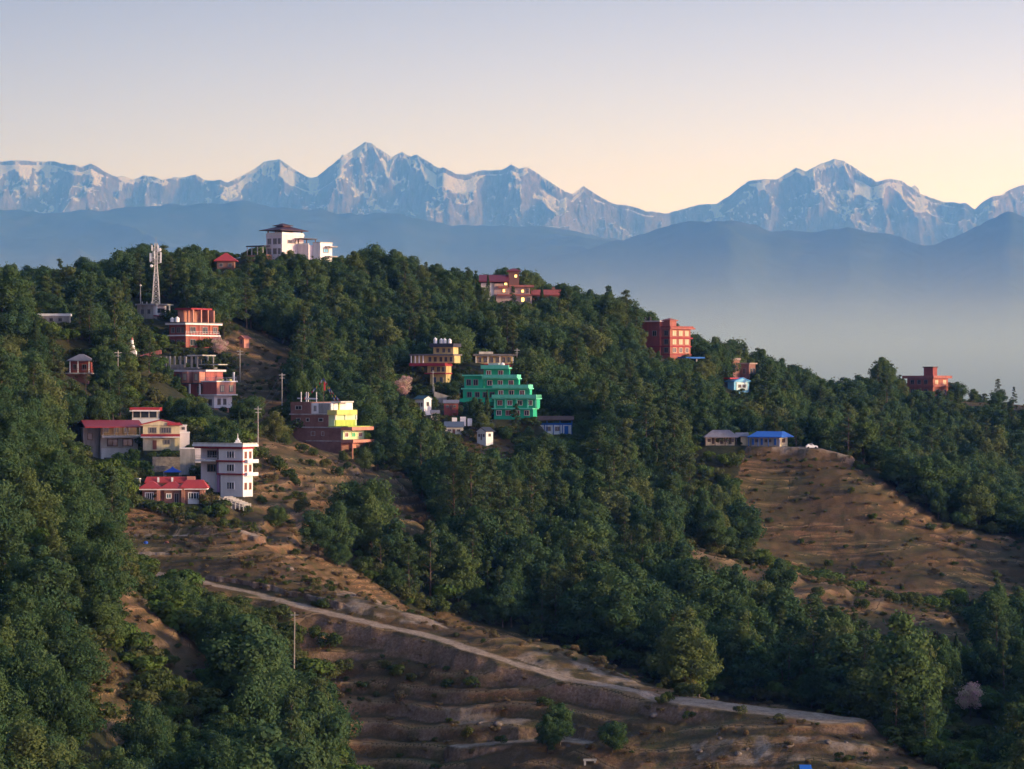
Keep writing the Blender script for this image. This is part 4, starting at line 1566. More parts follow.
def telecom_tower():
    p = P(156, 303, 768)
    o = thing("telecom_tower", "tall grey steel lattice telecom mast with antennas above the brick guest house", "tower", p)
    s = 768 / F
    H = 60 * s
    wb, wt = 3.6 * s, 1.3 * s

    def corner(k, z):
        t = min(z / (H * 0.62), 1)
        w = wb + (wt - wb) * t
        return Vector(((1 if k in (0, 1) else -1) * w, (1 if k in (1, 2) else -1) * w, z))
    legs = Shape()
    for k in range(4):
        lg = Shape()
        lg.path([corner(k, -2), corner(k, H * 0.31), corner(k, H * 0.62), corner(k, H)], 0.10, 6)
        lg.obj("leg", STEEL, o)
    br = Shape()
    n = 13
    for i in range(n):
        z0, z1 = H * i / n, H * (i + 1) / n
        for k in range(4):
            a, c = corner(k, z0), corner((k + 1) % 4, z0)
            br.bar(a, c, 0.05, 4)
            br.bar(a, corner((k + 1) % 4, z1), 0.05, 4)
            br.bar(c, corner(k, z1), 0.05, 4)
    br.obj("lattice_bracing", STEEL, o)
    for (dx, dy, z, hh) in ((-5.5, -2, 41, 9), (5.0, -2, 40, 10), (-4.6, 3, 42, 8), (4.5, 3, 43, 8), (-1.0, -4.6, 44, 8), (2.6, -4, 51, 7), (-3.6, -3, 52, 6)):
        a = Shape()
        a.box(dx * s - 0.16, dx * s + 0.16, dy * s - 0.1, dy * s + 0.1, z * s, (z + hh) * s)
        a.bar((dx * s * 0.2, dy * s * 0.2, (z + hh / 2) * s), (dx * s, dy * s, (z + hh / 2) * s), 0.05, 5)
        a.obj("panel_antenna", WHITEP, o)
    for (dx, dy, z, r) in ((4.2, -4, 53, 0.45), (-4.0, -4, 37, 0.40)):
        a = Shape()
        v, q = tube_np([(dx * s, dy * s, z * s), (dx * s, dy * s - 0.35, z * s)], [r, r * 0.8], 14)
        a.add(v, [tuple(x) for x in q] + [tuple(range(14))[::-1], tuple(range(14, 28))])
        a.bar((0, 0, z * s), (dx * s, dy * s, z * s), 0.05, 5)
        a.obj("dish_antenna", WHITEP, o)
    for z in (40, 50):
        pl = Shape()
        w = wt + 0.5
        for k in range(4):
            a = Vector(((1 if k in (0, 1) else -1) * w, (1 if k in (1, 2) else -1) * w, z * s))
            k2 = (k + 1) % 4
            c = Vector(((1 if k2 in (0, 1) else -1) * w, (1 if k2 in (1, 2) else -1) * w, z * s))
            pl.bar(a, c, 0.06, 5)
            pl.bar(a + Vector((0, 0, 1.0)), c + Vector((0, 0, 1.0)), 0.04, 5)
            pl.bar(a, a + Vector((0, 0, 1.0)), 0.04, 5)
        pl.obj("platform", STEEL, o)
    sp = Shape()
    sp.bar((0, 0, H), (0, 0, H + 1.6), 0.05, 5)
    sp.obj("lightning_rod", STEEL, o)


def concrete_house():
    b = Bld("concrete_house", "unpainted grey concrete house with a flat roof at the foot of the telecom mast", "house", 153, 322, 762, -30)
    b.boxes("wall", CONC, [(-17, 0, 0, 12, -12, 17)])
    b.boxes("roof_slab", GREYW, [(-18, 4.0, -1, 14, 17, 18.4)])
    b.boxes("painted_bay", PALEPINK, [(0.1, 1.2, 0.5, 10, 4, 16.8)])
    b.win('r', 2, 9, 6.5, 5, 1.2)
    b.posts("porch_pillar", WHITE, [(2.6, 11.5), (2.6, 0.8)], 0, 17, 0.18)
    b.boxes("porch_slab", REDBAND, [(1.3, 4.4, -0.6, 13, 5.6, 6.8)])
    b.wins('f', 8, 5, 0, [(-13, 3.5), (-6, 3.5)])
    b.posts("roof_stub", CONC, [(-13, 1), (-8, 1), (-3, 1)], 18.4, 20.5, 0.12)
    p = b.world(-14, 0.4, 18.4)
    o = thing("lamp_mast", "thin mast with a small lamp head on the grey concrete house", "mast", p)
    sh = Shape()
    sh.bar((0, 0, 0), (0, 0, 4.6), 0.09, 6, 0.06)
    sh.obj("pole", STEEL, o)
    sh = Shape()
    sh.lathe((0, 0, 4.6), [(0.05, 0), (0.28, 0.1), (0.28, 0.35), (0.08, 0.5)], 8)
    sh.obj("lamp_head", OFFWHITE, o)


def brick_guest_house():
    b = Bld("brick_guest_house", "two storey brick red guest house with pale slab bands below the telecom mast", "guest house", 186, 348, 738, -33)
    b.boxes("lower_wall", REDWALL, [(-18, 0, 0, 28, -14, 12)])
    b.boxes("upper_wall", REDWALL, [(-18, 0, 0, 28, 13.2, 23.4)])
    b.boxes("middle_slab", WHITE, [(-19, 1.2, -1.2, 29, 12, 13.2)])
    b.boxes("roof_slab", WHITE, [(-20, 2, -2, 30, 23.4, 25.0)])
    b.boxes("cornice", DARKC, [(-20.3, 2.3, -2.3, 30.3, 25.0, 26)])
    b.boxes("corner_pillar", ORANGEW, [(-0.9, 0.6, -0.6, 1.6, 0, 12), (-0.9, 0.6, -0.6, 1.6, 13.2, 23.4), (0.1, 0.7, 11, 13, 0, 12), (0.1, 0.7, 11, 13, 13.2, 23.4), (0.1, 0.7, 20, 22, 0, 12), (0.1, 0.7, 20, 22, 13.2, 23.4)])
    for z in (2.5, 15):
        b.wins('r', z, 6.5, 0, [(3.2, 5), (14, 4.5), (23, 4)])
        b.wins('f', z, 6, 0, [(-16, 4), (-10, 4), (-5, 3)])
    b.rail([(1.0, -0.9), (1.0, 28)], 13.2, 3.6, WHITE)
    b.boxes("rooftop_room", BRICKO, [(-14, -8, 4, 20, 26, 38), (-7.9, 6, 19, 20, 26, 38)])
    b.posts("rooftop_pillar", SALMON, [(-4, 5), (1, 5), (1, 12), (1, 18)], 26, 38.5, 0.2)
    b.boxes("rooftop_slab", REDBAND, [(-16, 2, 3, 21, 38.5, 40.2)])
    b.boxes("front_wall", CORAL, [(-22, -1, -8, -7.2, -8, 3)])
    tank(b, -15.5, 0.5, 26, WHITEP, label="white water tank nearer the corner pillar on the brick guest house roof")
    tank(b, -10.5, 0.8, 26, WHITEP, 0.6, 1.35, label="larger white water tank beside the rooftop room of the brick guest house")


def concrete_frame():
    b = Bld("unfinished_house", "unfinished grey concrete house with bare columns behind the pink stepped house", "building", 196, 374, 712, -25)
    b.boxes("floor_slab", CONC, [(-40, 2, 0, 16, 5.4, 6.6)])
    b.boxes("base_wall", GREYW, [(-30, -12, 0, 12, -12, 5.4)])
    b.posts("column", CONC, [(x, 1) for x in (-39, -33, -29, -24, -18, -13, -6, 0)], 6.6, 18, 0.18)
    b.posts("column", CONC, [(x, 14) for x in (-36, -29, -18, -6, 0)], 6.6, 18, 0.18)
    b.boxes("roof_slab", OFFWHITE, [(-8, 8, -1, 10, 18, 19.2), (-2, 18, 4, 12, 9.0, 10)])
    b.boxes("back_wall", DARKC, [(-38, -14, 15, 15.6, 6.6, 15)])
    b.boxes("parapet", CONC, [(-26, -12, -0.4, 0.2, 6.6, 9.5)])
    b.posts("drum", BLUEPAINT, [(-41, -2), (-35, -2)], 6.6, 9.4, 0.3)


def pink_house():
    b = Bld("pink_stepped_house", "pink and dark red stepped house with a cream lower storey on the dry slope", "house", 214, 418, 680, -38)
    # the tall corner block
    b.boxes("lower_wall", PALEPINK, [(-15, 0, 0, 16, 10, 22.6)])
    b.boxes("base_wall", SALMON, [(-15, -1, 1, 14, -10, 10)])
    b.boxes("upper_wall", SALMON, [(-12, 3, 0.4, 17, 23.6, 36)])
    b.boxes("dark_front", ROSEWALL, [(-12.2, 3.1, -0.1, 0.38, 23.7, 35.9)])
    b.boxes("slab", WHITE, [(-16, 4, -1, 18, 22.6, 23.6), (-14, 4, -1, 18, 36, 37.2)])
    b.wins('r', 26, 7, 3.05, [(3, 3.4), (11, 3.4)], pane=CURTAIN)
    b.wins('r', 13, 6.5, 0, [(3, 2.8), (8, 2.8)])
    b.wins('f', 12, 7, 0, [(-12, 4), (-6, 4)])
    b.rail([(-13, -0.6), (3.5, -0.6), (3.5, 17)], 37.2, 3.4, STEEL)
    b.boxes("planter", YELLOWP, [(0, 3.4, 4, 6, 37.2, 38.8), (0, 3.4, 11, 13, 37.2, 38.8)])
    b.posts("roof_pillar", WHITE, [(2, 16)], 37.2, 46, 0.18)
    # the long wing on the left
    b.boxes("wing_wall", ROSEWALL, [(-52, -12.4, 3, 18, -4, 34), (-48, -12.4, 3, 18, 35.2, 46.4)])
    b.boxes("wing_slab", DARKC, [(-54, -12.3, -1, 18, 34, 35.2)])
    b.boxes("wing_roof_slab", PALEPINK, [(-50, -10, 1, 19, 46.4, 48.4)])
    b.boxes("bay_wall", SALMON, [(-20, -13, -2.4, 2.9, 35.2, 46.3), (-32, -26, -2.4, 2.9, 35.2, 46.3)])
    b.posts("wing_pillar", WHITE, [(-50, -0.5), (-38, -0.5), (-26, -0.5), (-15, -0.5)], 23, 34, 0.16)
    b.wins('f', 37.5, 7, -2.4, [(-18.2, 3.6), (-30.6, 3.4)], pane=CURTAIN)
    b.wins('f', 37, 7.5, 3, [(-45, 4), (-39, 4), (-24.5, 3)])
    b.wins('f', 25, 7, 3, [(-47, 4), (-35, 4), (-22, 4), (-17.5, 2.6)])
    b.rail([(-53, -0.6), (-33, -0.6)], 35.2, 3.6, STEEL)


def hidden_house():
    b = Bld("veranda_house", "dark red veranda house with pale conical roof half hidden in the trees", "house", 64, 383, 648, 0)
    b.boxes("wall", REDWALL, [(5, 26, 6, 24, 10, 22)])
    b.boxes("lower_wall", BRICK, [(2, 22, 4, 24, -8, 9)])
    b.boxes("balcony_slab", GREYW, [(-2, 27, -1, 24, 9, 10.4)])
    b.rail([(-1.5, -0.5), (26, -0.5)], 10.4, 4.2, REDWALL)
    b.posts("pillar", WHITE, [(6, 0), (14, 0), (25, 0)], 10.4, 22, 0.12)
    b.hip("roof", GREYROOF, 3, 29, -3, 26, 22.6, 29, 11, 12)
    b.wins('f', 13, 6, 6, [(8, 4), (17, 5)])
    b.win('f', 6, -1, 4, 7, 4, part="door", pane=REDPANE)


def shrine():
    p = P(132, 354, 705)
    s = 705 / F
    o = thing("stupa_shrine", "small whitewashed stupa shrine with orange tip beside red steps", "shrine", p)
    sh = Shape()
    sh.box(-4.4 * s, 4.4 * s, -4.4 * s, 4.4 * s, -6 * s, 3 * s)
    sh.box(-3.4 * s, 3.4 * s, -3.4 * s, 3.4 * s, 3 * s, 5 * s)
    sh.obj("plinth", WHITE, o)
    sh = Shape()
    sh.lathe((0, 0, 5 * s), [(2.9 * s, 0), (3.0 * s, 1.4 * s), (2.5 * s, 3.2 * s), (1.7 * s, 4.2 * s), (1.5 * s, 9 * s)], 16)
    sh.obj("dome", WHITE, o)
    sh = Shape()
    sh.lathe((0, 0, 14 * s), [(1.5 * s, 0), (1.0 * s, 1.2 * s), (0.3 * s, 3 * s)], 10)
    sh.obj("spire", ORANGEW, o)
    st = Bld("stone_steps", "flight of red painted steps climbing from the stupa shrine to the brick guest house", "steps", 138, 356, 706, 0)
    st.boxes("step", CORAL, [(i * 2.6, i * 2.6 + 2.5, -1, 2, -2 + i * 0.5, 0.4 + i * 0.7) for i in range(9)])


def long_low_shed():
    b = Bld("long_shed", "long low white roofed shed among the trees at the far left", "shed", 36, 322, 668, 0)
    b.boxes("wall", CONC, [(1, 33, 1, 12, -6, 6)])
    b.boxes("roof", WHITE, [(0, 34, 0, 13, 6, 8.4)])
    b.wins('f', 0.5, 3.6, 1, [(4, 4), (13, 4), (22, 4)])


def orange_hut():
    b = Bld("roadside_hut", "tiny orange hut at the end of the village path", "hut", 244, 344, 752, -35)
    b.boxes("wall", SALMON, [(-5, 0, 0, 4.5, -4, 6)])
    b.gable("roof", CORAL, -6, 1, -1, 5.5, 5.8, 8.6, 'y', 0.6, close=SALMON)
    b.win('f', -3.6, 0.2, 2, 4.4, 0, part="door", pane=REDPANE)


def long_red_roof_house():
    b = Bld("long_house", "long cream house with a red sheet roof and an open upper veranda", "house", 101, 462, 600, 12)
    b.boxes("base_wall", WHITE, [(0, 36, 0.2, 17, -10, 14)])
    b.boxes("lower_wall", OFFWHITE, [(0.2, 36, 0, 17, 14, 24.6)])
    b.boxes("end_wall", GREYW, [(-0.9, 0.1, -0.6, 17.5, -12, 35)])
    b.boxes("side_wing_wall", GREYW, [(-17, -1, 1, 15, -10, 34)])
    b.wins("f", 22, 7, 1, [(-13, 5)], frame=WOOD)
    b.boxes("floor_slab", WHITE, [(0.1, 38, -2.6, 17, 24.6, 26.6)])
    b.boxes("upper_wall", WOOD, [(1, 37, 6, 17, 26.6, 35.6)])
    b.posts("veranda_post", WHITE, [(1.5, -1.8), (12.5, -1.8), (25, -1.8), (37, -1.8)], 26.6, 35.4, 0.1)
    b.rail([(0.4, -2.2), (37.6, -2.2)], 26.6, 4.4, FRAME_DARK)
    b.gable("roof", REDROOF, -17, 40, -5.5, 22, 35.6, 41.5, 'x', 0.9)
    b.wins('f', 15.6, 7.6, 0, [(6, 10.5), (21, 10)], frame=FRAME_DARK)
    b.wins('f', 28.4, 6, 6, [(4, 6), (14, 6), (24, 6)])
    b.boxes("cellar_arch", DARKC, [(3, 13, -0.35, 0.18, 0, 4.4)])


def gable_house():
    b = Bld("gable_house", "cream gabled house with red roof edge and red balcony band", "house", 143, 450, 592, 6)
    b.boxes("wall", CREAM, [(0, 36, 0, 22, -8, 26)])
    b.gable("roof", REDROOF, -4, 39, -2, 24, 25.6, 30.5, 'y', 1.1, close=CREAM)
    b.boxes("eave_wing_roof", REDROOF, [(24, 37, -3, -2.1, 24.6, 27.4)])
    b.boxes("balcony_band", REDBAND, [(-2, 36.6, -3.4, -0.1, 13.4, 16)])
    b.boxes("balcony_floor", WHITE, [(-2.4, 37, -3.8, -0.1, 12.4, 13.4)])
    b.win('f', 6, 16.6, 7.5, 6.2, 0, bars=2)
    b.win('f', 17.5, 16.6, 10.5, 6.2, 0, bars=3)
    b.win('f', 20.5, 5.4, 6.5, 5.4, 0)
    b.win('f', 9.5, 0.6, 4.0, 9, 0, part="door", pane=ORANGEW, frame=ORANGEW)
    b.posts("pillar", CREAM, [(1, -2.8), (35, -2.8)], 0, 12.4, 0.16)
    # plain annex on the right
    b.boxes("annex_wall", PALEPINK, [(36.2, 46, 2, 18, -8, 17), (36.2, 43, 4, 18, 17, 24)])
    b.boxes("annex_coping", WHITE, [(36.1, 46.4, 1.6, 18.4, 17, 18), (36.1, 43.4, 3.6, 18.4, 24, 25)])
    b.win('f', 38, 20, 3.4, 3, 4)


def roof_pavilion():
    b = Bld("glazed_pavilion", "glazed pavilion with flat red roof standing behind the two red roofed houses", "pavilion", 132, 428, 622, 0)
    b.boxes("base_wall", WHITE, [(0, 26, 0, 16, -10, 9.4)])
    b.boxes("window_frame", OFFWHITE, [(0.2, 1.2, 0.2, 1, 9.4, 17), (8, 9, 0.2, 1, 9.4, 17), (16.5, 17.5, 0.2, 1, 9.4, 17), (24.6, 25.6, 0.2, 1, 9.4, 17), (0.2, 25.6, 0.15, 0.95, 9.45, 10.4)])
    b.boxes("glazing", GLASS, [(1, 25, 0.5, 0.8, 10, 17)])
    b.boxes("back_wall", OFFWHITE, [(0.4, 25.4, 14, 15.6, 9.4, 17)])
    b.boxes("roof", REDROOF, [(-2, 28, -3, 18, 17, 20.6)])
    b.boxes("fascia", WHITE, [(-2.3, 28.3, -3.3, -3.05, 16.6, 18)])


def grey_shed():
    b = Bld("grey_shed", "small grey shed cluttered with sheets left of the long red roofed house", "shed", 62, 447, 612, 0)
    b.boxes("wall", GREYW, [(3, 21, 0, 12, -8, 13)])
    b.gable("roof", GREYROOF, 1, 23, -2, 14, 14, 17.5, 'x', 0.7)
    b.boxes("stacked_sheets", LIGHTBLUE, [(6, 14, 1, 6, 17.6, 18.5)])
    b.win('f', 8, 3, 4, 5, 0)
    b.win('f', 15, -2, 4, 9, 0, part="door", pane=WOOD)


def terrace_walls():
    b = Bld("retaining_wall", "grey cement retaining wall between the gabled house and the white house", "wall", 181, 473, 563, 0)
    b.boxes("wall", GREYW, [(-1, 14, 0, 2.4, -4, 24)])
    b.boxes("coping", WHITE, [(-1.4, 28, -0.4, 2.8, 24, 25.4)])
    b.boxes("side_wall", PALEPINK, [(14.1, 24, 0.3, 2.4, 10, 24)])
    b = Bld("terrace_wall", "rough stone terrace wall below the cream gabled house", "wall", 146, 474, 566, 0)
    b.boxes("wall", STONE, [(0, 34, 0, 3, -6, 8), (6, 34, 4, 6, 6, 17)])
    b = Bld("garden_wall", "pale grey garden wall leaning in from the bungalow's left end", "wall", 140, 497, 540, 55)
    b.boxes("wall", GREYW, [(-0.5, 0.5, 0, 13, -6, 18)])
    b.boxes("coping", WHITE, [(-0.8, 0.8, -0.3, 13.3, 18, 18.8)])


def white_villa():
    b = Bld("white_villa", "three storey white and pale pink villa with dark red floor bands", "house", 243, 495, 545, -33)
    W = 50
    b.boxes("ground_wall", WHITE, [(-24, 0, 0, 8.6, -12, 19.6)])
    b.boxes("middle_wall", WHITE, [(-26, 0, 0, 8.6, 21.4, 32.6)])
    b.boxes("top_wall", WHITE, [(-26, 0, 0, 8.6, 34.4, 46)])
    b.boxes("recessed_wall", PALEPINK, [(-W, -26.1, 3.8, 9.2, 2, 33), (-W, -26.1, 3.8, 9.2, 34.6, 46)])
    b.boxes("entrance_bay", plaster("mauve_paint", (0.42, 0.25, 0.40), 0.2), [(-29.5, -26.2, 1.2, 2.9, 2, 32.6), (-29.5, -26.2, 1.2, 2.9, 34.6, 46)])
    b.boxes("floor_band", REDBAND, [(-26.5, 0.6, -1.0, 9, 20.0, 21.4), (-28, 0.6, -1.0, 9, 33.0, 34.4), (-W - 1, 0.8, -1.2, 9.2, 46, 48.2)])
    b.boxes("balcony_slab", WHITE, [(-W - 1, -26.6, -0.8, 3.7, 33, 34.5), (-24, 3.0, 1.2, 11, 18.8, 20), (-2, 3.4, 1.2, 11, 31.8, 33), (0.7, 3.2, 1.4, 11, 20.02, 22.4), (0.7, 3.4, 1.4, 11, 33.02, 35.4)])
    b.boxes("roof_slab", WHITE, [(-W - 2, 2.6, -2.2, 11.4, 48.2, 50.4)])
    b.boxes("roof_parapet", OFFWHITE, [(-W - 1.6, 2.2, -1.8, -1.3, 50.4, 52), (1.7, 2.2, -1.2, 11, 50.4, 52)])
    for z in (5, 23, 36.2):
        b.win('f', -17.5, z, 8.6, 8.0, 0, frame=WHITE, bars=2)
        b.wins('r', z, 7.2, 0, [(1.2, 2.0), (5.2, 2.0)], frame=SALMON)
    b.win('f', -43, 36.4, 11, 7.6, 3.8, bars=3)
    b.win('f', -43, 22.2, 10, 8, 3.8, bars=2)
    b.win('f', -33, 19.5, 3.6, 11.6, 3.8, part="door", pane=BLACKP)
    b.win('f', -28.6, 35.4, 1.8, 8, 1.2, bars=0)
    b.rail([(-W - 0.4, -0.6), (-27, -0.6)], 34.5, 4.6, STEEL)
    # roof shrine
    p = b.world(-8, 2, 50.4)
    o = thing("roof_shrine", "little white stepped shrine with a finial on the white villa roof", "shrine", p)
    s = b.s
    sh = Shape()
    sh.box(-3.4 * s, 3.4 * s, -3 * s, 3 * s, 0, 2.2 * s)
    sh.box(-2.2 * s, 2.2 * s, -2 * s, 2 * s, 2.2 * s, 4.4 * s)
    sh.obj("plinth", WHITE, o)
    sh = Shape()
    sh.lathe((0, 0, 4.4 * s), [(1.5 * s, 0), (1.2 * s, 1.4 * s), (0.45 * s, 2.2 * s), (0.3 * s, 6 * s), (0.05 * s, 7 * s)], 10)
    sh.obj("finial", WHITE, o)
    # steps and front wall
    t = Bld("front_steps", "pale concrete steps and low wall in front of the white villa", "steps", 232, 501, 536, -33)
    t.boxes("step", CONC, [(-8 + i * 3.2, -4.9 + i * 3.2, -3, 5, -8, 4.4 - i * 1.1) for i in range(7)])
    g = Bld("garden_fence", "low rail fence running down from the bungalow to the villa steps", "fence", 219, 500, 530, 0)
    for i in range(7):
        g.boxes("post", OFFWHITE, [(i * 4, i * 4 + 0.9, 0, 0.8, -6 - i * 0.8, 3.4 - i * 1.3)])
    sh = Shape()
    for dz in (0, -2.2):
        sh.bar(g.c(0, 0.4, 3 + dz), g.c(24.5, 0.4, 3 - 7.8 + dz), 0.06, 5)
    sh.obj("rail", OFFWHITE, g.o)


def bungalow():
    b = Bld("red_roof_bungalow", "low brick bungalow with red hipped roofs and white eaves", "bungalow", 142, 503, 530, 0)
    b.boxes("wall", BRICK, [(0, 22, 3, 16, -8, 13), (22, 62, 1, 16, -8, 13)])
    b.boxes("eave", WHITE, [(-2.5, 40, -1.6, 17, 13, 14.4), (42, 65, -1.8, 17, 13.4, 14.8)])
    b.hip("roof", TILERED, -3.2, 20, -2.4, 17.5, 15, 21.4, 9.4, 7)
    b.hip("roof", TILERED, 17.4, 42, -2.0, 17.5, 15.02, 21.0, 9.6, 7)
    b.hip("roof", TILERED, 38, 66, -2.8, 18, 15.4, 23, 5.5, 8)
    b.hip("rear_roof", TILERED, 0, 44, 18.2, 28, 20, 25.6, 2, 4)
    b.boxes("rear_wall", BRICK, [(1, 43, 19, 27, -4, 19.2)])
    b.boxes("parapet_block", WHITE, [(13, 15, 18.3, 19, 19.4, 25), (27, 29, 18.3, 19, 19.4, 25)])
    b.boxes("chimney_block", SALMON, [(43, 51, 18, 22, 18, 26)])
    b.posts("porch_pillar", BRICKO, [(16.5, -0.6), (41, -0.6), (59.5, -0.8)], 0, 13, 0.28)
    b.boxes("pillar_base", WHITE, [(58.2, 61, -1.9, 0.3, -2, 4), (46, 57, -0.6, 0.8, -3, 3)])
    b.win('f', 2.5, 2, 9, 8.6, 3, frame=WHITE, bars=3)
    b.win('f', 46, 3.4, 11, 7.4, 1, frame=WHITE, bars=3)
    b.win('f', 19, 4, 6, 5.4, 3 if False else 1 - 0.0, frame=WHITE) if False else None
    b.win('f', 24, 4.4, 5.4, 5.2, 1, frame=WHITE, pane=glass("teal_glass", (0.02, 0.10, 0.11)))
    b.win('f', 32, -2, 5, 12, 1, part="door", pane=BLACKP)
    # awning tent behind
    p = P(172.5, 473, 552)
    s = 552 / F
    o = thing("blue_canopy", "blue tent canopy on four posts behind the red roofed bungalow", "canopy", p)
    sh = Shape()
    w = 8.4 * s
    for sx, sy in ((-1, -1), (1, -1), (1, 1), (-1, 1)):
        l = Shape()
        l.bar((sx * w * 0.9, sy * w * 0.9, -8 * s), (sx * w * 0.9, sy * w * 0.9, 1.4 * s), 0.04, 5)
        l.obj("post", STEEL, o)
    q = [(-w, -w, 1.2 * s), (w, -w, 1.2 * s), (w, w, 1.2 * s), (-w, w, 1.2 * s), (-w * 0.25, -w * 0.25, 4.6 * s), (w * 0.25, -w * 0.25, 4.6 * s), (w * 0.25, w * 0.25, 4.6 * s), (-w * 0.25, w * 0.25, 4.6 * s), (0, 0, 6.6 * s)]
    sh.add(q + [(x, y, z - 0.05) for x, y, z in q], [(0, 1, 5, 4), (1, 2, 6, 5), (2, 3, 7, 6), (3, 0, 4, 7), (4, 5, 8), (5, 6, 8), (6, 7, 8), (7, 4, 8),
                                                     (9, 13, 14, 10), (10, 14, 15, 11), (11, 15, 16, 12), (12, 16, 13, 9), (13, 17, 14), (14, 17, 15), (15, 17, 16), (16, 17, 13),
                                                     (0, 9, 10, 1), (1, 10, 11, 2), (2, 11, 12, 3), (3, 12, 9, 0)])
    sh.obj("tent_top", TARP, o)


def brick_flag_house():
    b = Bld("stepped_brick_house", "bare brick house with lime green and yellow balconies and rooftop prayer flags", "house", 325, 452, 650, -30)
    # three brick storeys, each reaching further down the slope to the right
    b.boxes("brick_wall", BRICK, [(-36, -15, 0, 22, 38.2, 50), (-36, 3, 0.2, 22, 10, 37), (-20, 16, 0.4, 21, -6, 24)])
    b.boxes("floor_slab", CONC, [(-37, 6, -0.5, 23, 37, 38.2), (-37, 17, -0.5, 22.6, 24, 25.2)])
    b.boxes("tie_beam", CONC, [(-20.2, 16.2, 0.1, 0.39, 10.5, 11.6)])
    # top storey white room and awning slab
    b.boxes("rooftop_room", WHITE, [(-14.8, 6, 0.6, 20, 38.3, 49)])
    b.boxes("rooftop_patch", GREYW, [(-7, 5, 0.3, 0.58, 38.6, 48.6)])
    b.boxes("awning_slab", OFFWHITE, [(4, 14, 2, 14, 49.4, 50.8)])
    b.posts("awning_post", LIME, [(11, 3)], 41.4, 49.4, 0.14)
    b.boxes("yellow_parapet", YELLOWP, [(3, 13, -0.6, 18, 37.2, 42)])
    b.boxes("upper_lit_wall", PALEGREEN, [(3.1, 9, 0.6, 21, 25.4, 37)])
    b.boxes("balcony_front", LIME, [(9.1, 10, 1, 19, 25.4, 32)])
    b.posts("upper_pillar", WHITE, [(9.6, 1), (9.6, 10), (9.6, 20)], 32, 37, 0.14)
    b.boxes("lime_terrace", LIME, [(3.2, 24, -0.3, 22, 25.25, 25.9)])
    b.boxes("pink_parapet", SALMON, [(16.2, 28, 0, 20, 21.8, 25.2)])
    b.boxes("lower_lit_wall", PALEGREEN, [(16.1, 18, 0.6, 20, 12.6, 21.7)])
    b.win('r', 2, 14.6, 3.4, 5.2, 18, pane=REDPANE, frame=WHITE)
    b.win('r', 8.2, 14.6, 3.4, 5.2, 18, pane=MINT, frame=PALEGREEN)
    b.win('r', 14.4, 14.6, 3.4, 5.2, 18, pane=REDPANE, frame=WHITE)
    b.boxes("lower_slab", SALMON, [(16.2, 29, 0.2, 20, 9.6, 12.5)])
    b.boxes("ground_room", SALMON, [(16.1, 20, 8, 19, -8, 9.5)])
    b.win('r', 11, 0, 3.6, 7, 20, part="door", pane=REDPANE)
    b.posts("ground_pillar", SALMON, [(26, 2), (26, 17)], -8, 9.6, 0.14)
    b.win('f', -13, 40, 4.2, 7, 0.6, frame=WHITE)
    b.wins('f', 30.2, 3.8, 0.2, [(-30, 4.4), (-20, 3.6), (-7, 5)], frame=CONC, pane=BLACKP, bars=0)
    b.wins('f', 16, 4.6, 0.4, [(-15, 4.6), (-4, 3)], frame=CONC, pane=BLACKP, bars=0)
    b.win('f', -31, 42, 7, 4.4, 0, frame=CONC, pane=BLACKP, bars=1)
    b.boxes("roof_rail", WHITE, [(-30, -26, 1, 1.6, 53, 54.2), (-22, -10, 1, 1.6, 52.6, 54)])
    b.posts("roof_post", WHITE, [(-26.4, 1.3), (-21, 1.3), (-19, 1.3), (-10.4, 1.3)], 50.0, 60, 0.08)
    # prayer flags: pole and strings
    base = b.world(-6, 4, 49)
    top = b.world(-6, 4, 74.5)
    fo = thing("prayer_flag_pole", "pole with strings of colourful prayer flags on the bare brick house", "prayer flags", base)
    sh = Shape()
    sh.bar((0, 0, 0), top - base, 0.06, 6, 0.04)
    sh.obj("pole", WOOD, fo)
    cols = [plaster("flag_blue", (0.05, 0.10, 0.35), 0.1), plaster("flag_white", (0.6, 0.6, 0.6), 0.1), plaster("flag_red", (0.45, 0.04, 0.05), 0.1), plaster("flag_green", (0.05, 0.25, 0.09), 0.1), plaster("flag_yellow", (0.6, 0.42, 0.06), 0.1)]
    for ex in ((-26, 2, 53), (8.5, 3, 51), (13, 3, 51)):
        e = b.world(*ex) - base
        t0 = top - base
        ln = Shape()
        pts = []
        for i in range(15):
            t = i / 14
            q = t0.lerp(e, t)
            q.z -= math.sin(t * math.pi) * 0.45
            pts.append(q)
        ln.path(pts, 0.02, 4)
        lo = ln.obj("string", WOOD, fo)
        for i in range(13):
            q0, q1 = pts[i].lerp(pts[i + 1], 0.15), pts[i].lerp(pts[i + 1], 0.95)
            d = (q1 - q0).normalized()
            nrm = d.cross(Vector((0, 0, 1))).normalized() * 0.015
            dz = Vector((0.03 * math.sin(i), 0.04 * math.cos(i * 2.1), -0.46))
            fl = Shape()
            vs = [q0 + nrm, q1 + nrm, q1 + dz + nrm, q0 + dz + nrm, q0 - nrm, q1 - nrm, q1 + dz - nrm, q0 + dz - nrm]
            fl.add(vs, [(0, 1, 2, 3), (7, 6, 5, 4), (0, 4, 5, 1), (1, 5, 6, 2), (2, 6, 7, 3), (3, 7, 4, 0)])
            fl.obj("flag", cols[i % 5], lo)
    bn = Shape()
    t0 = top - base
    bn.box(t0.x + 0.05, t0.x + 0.40, -0.02, 0.02, t0.z - 2.9, t0.z - 1.0)
    bn.obj("banner", cols[2], fo)


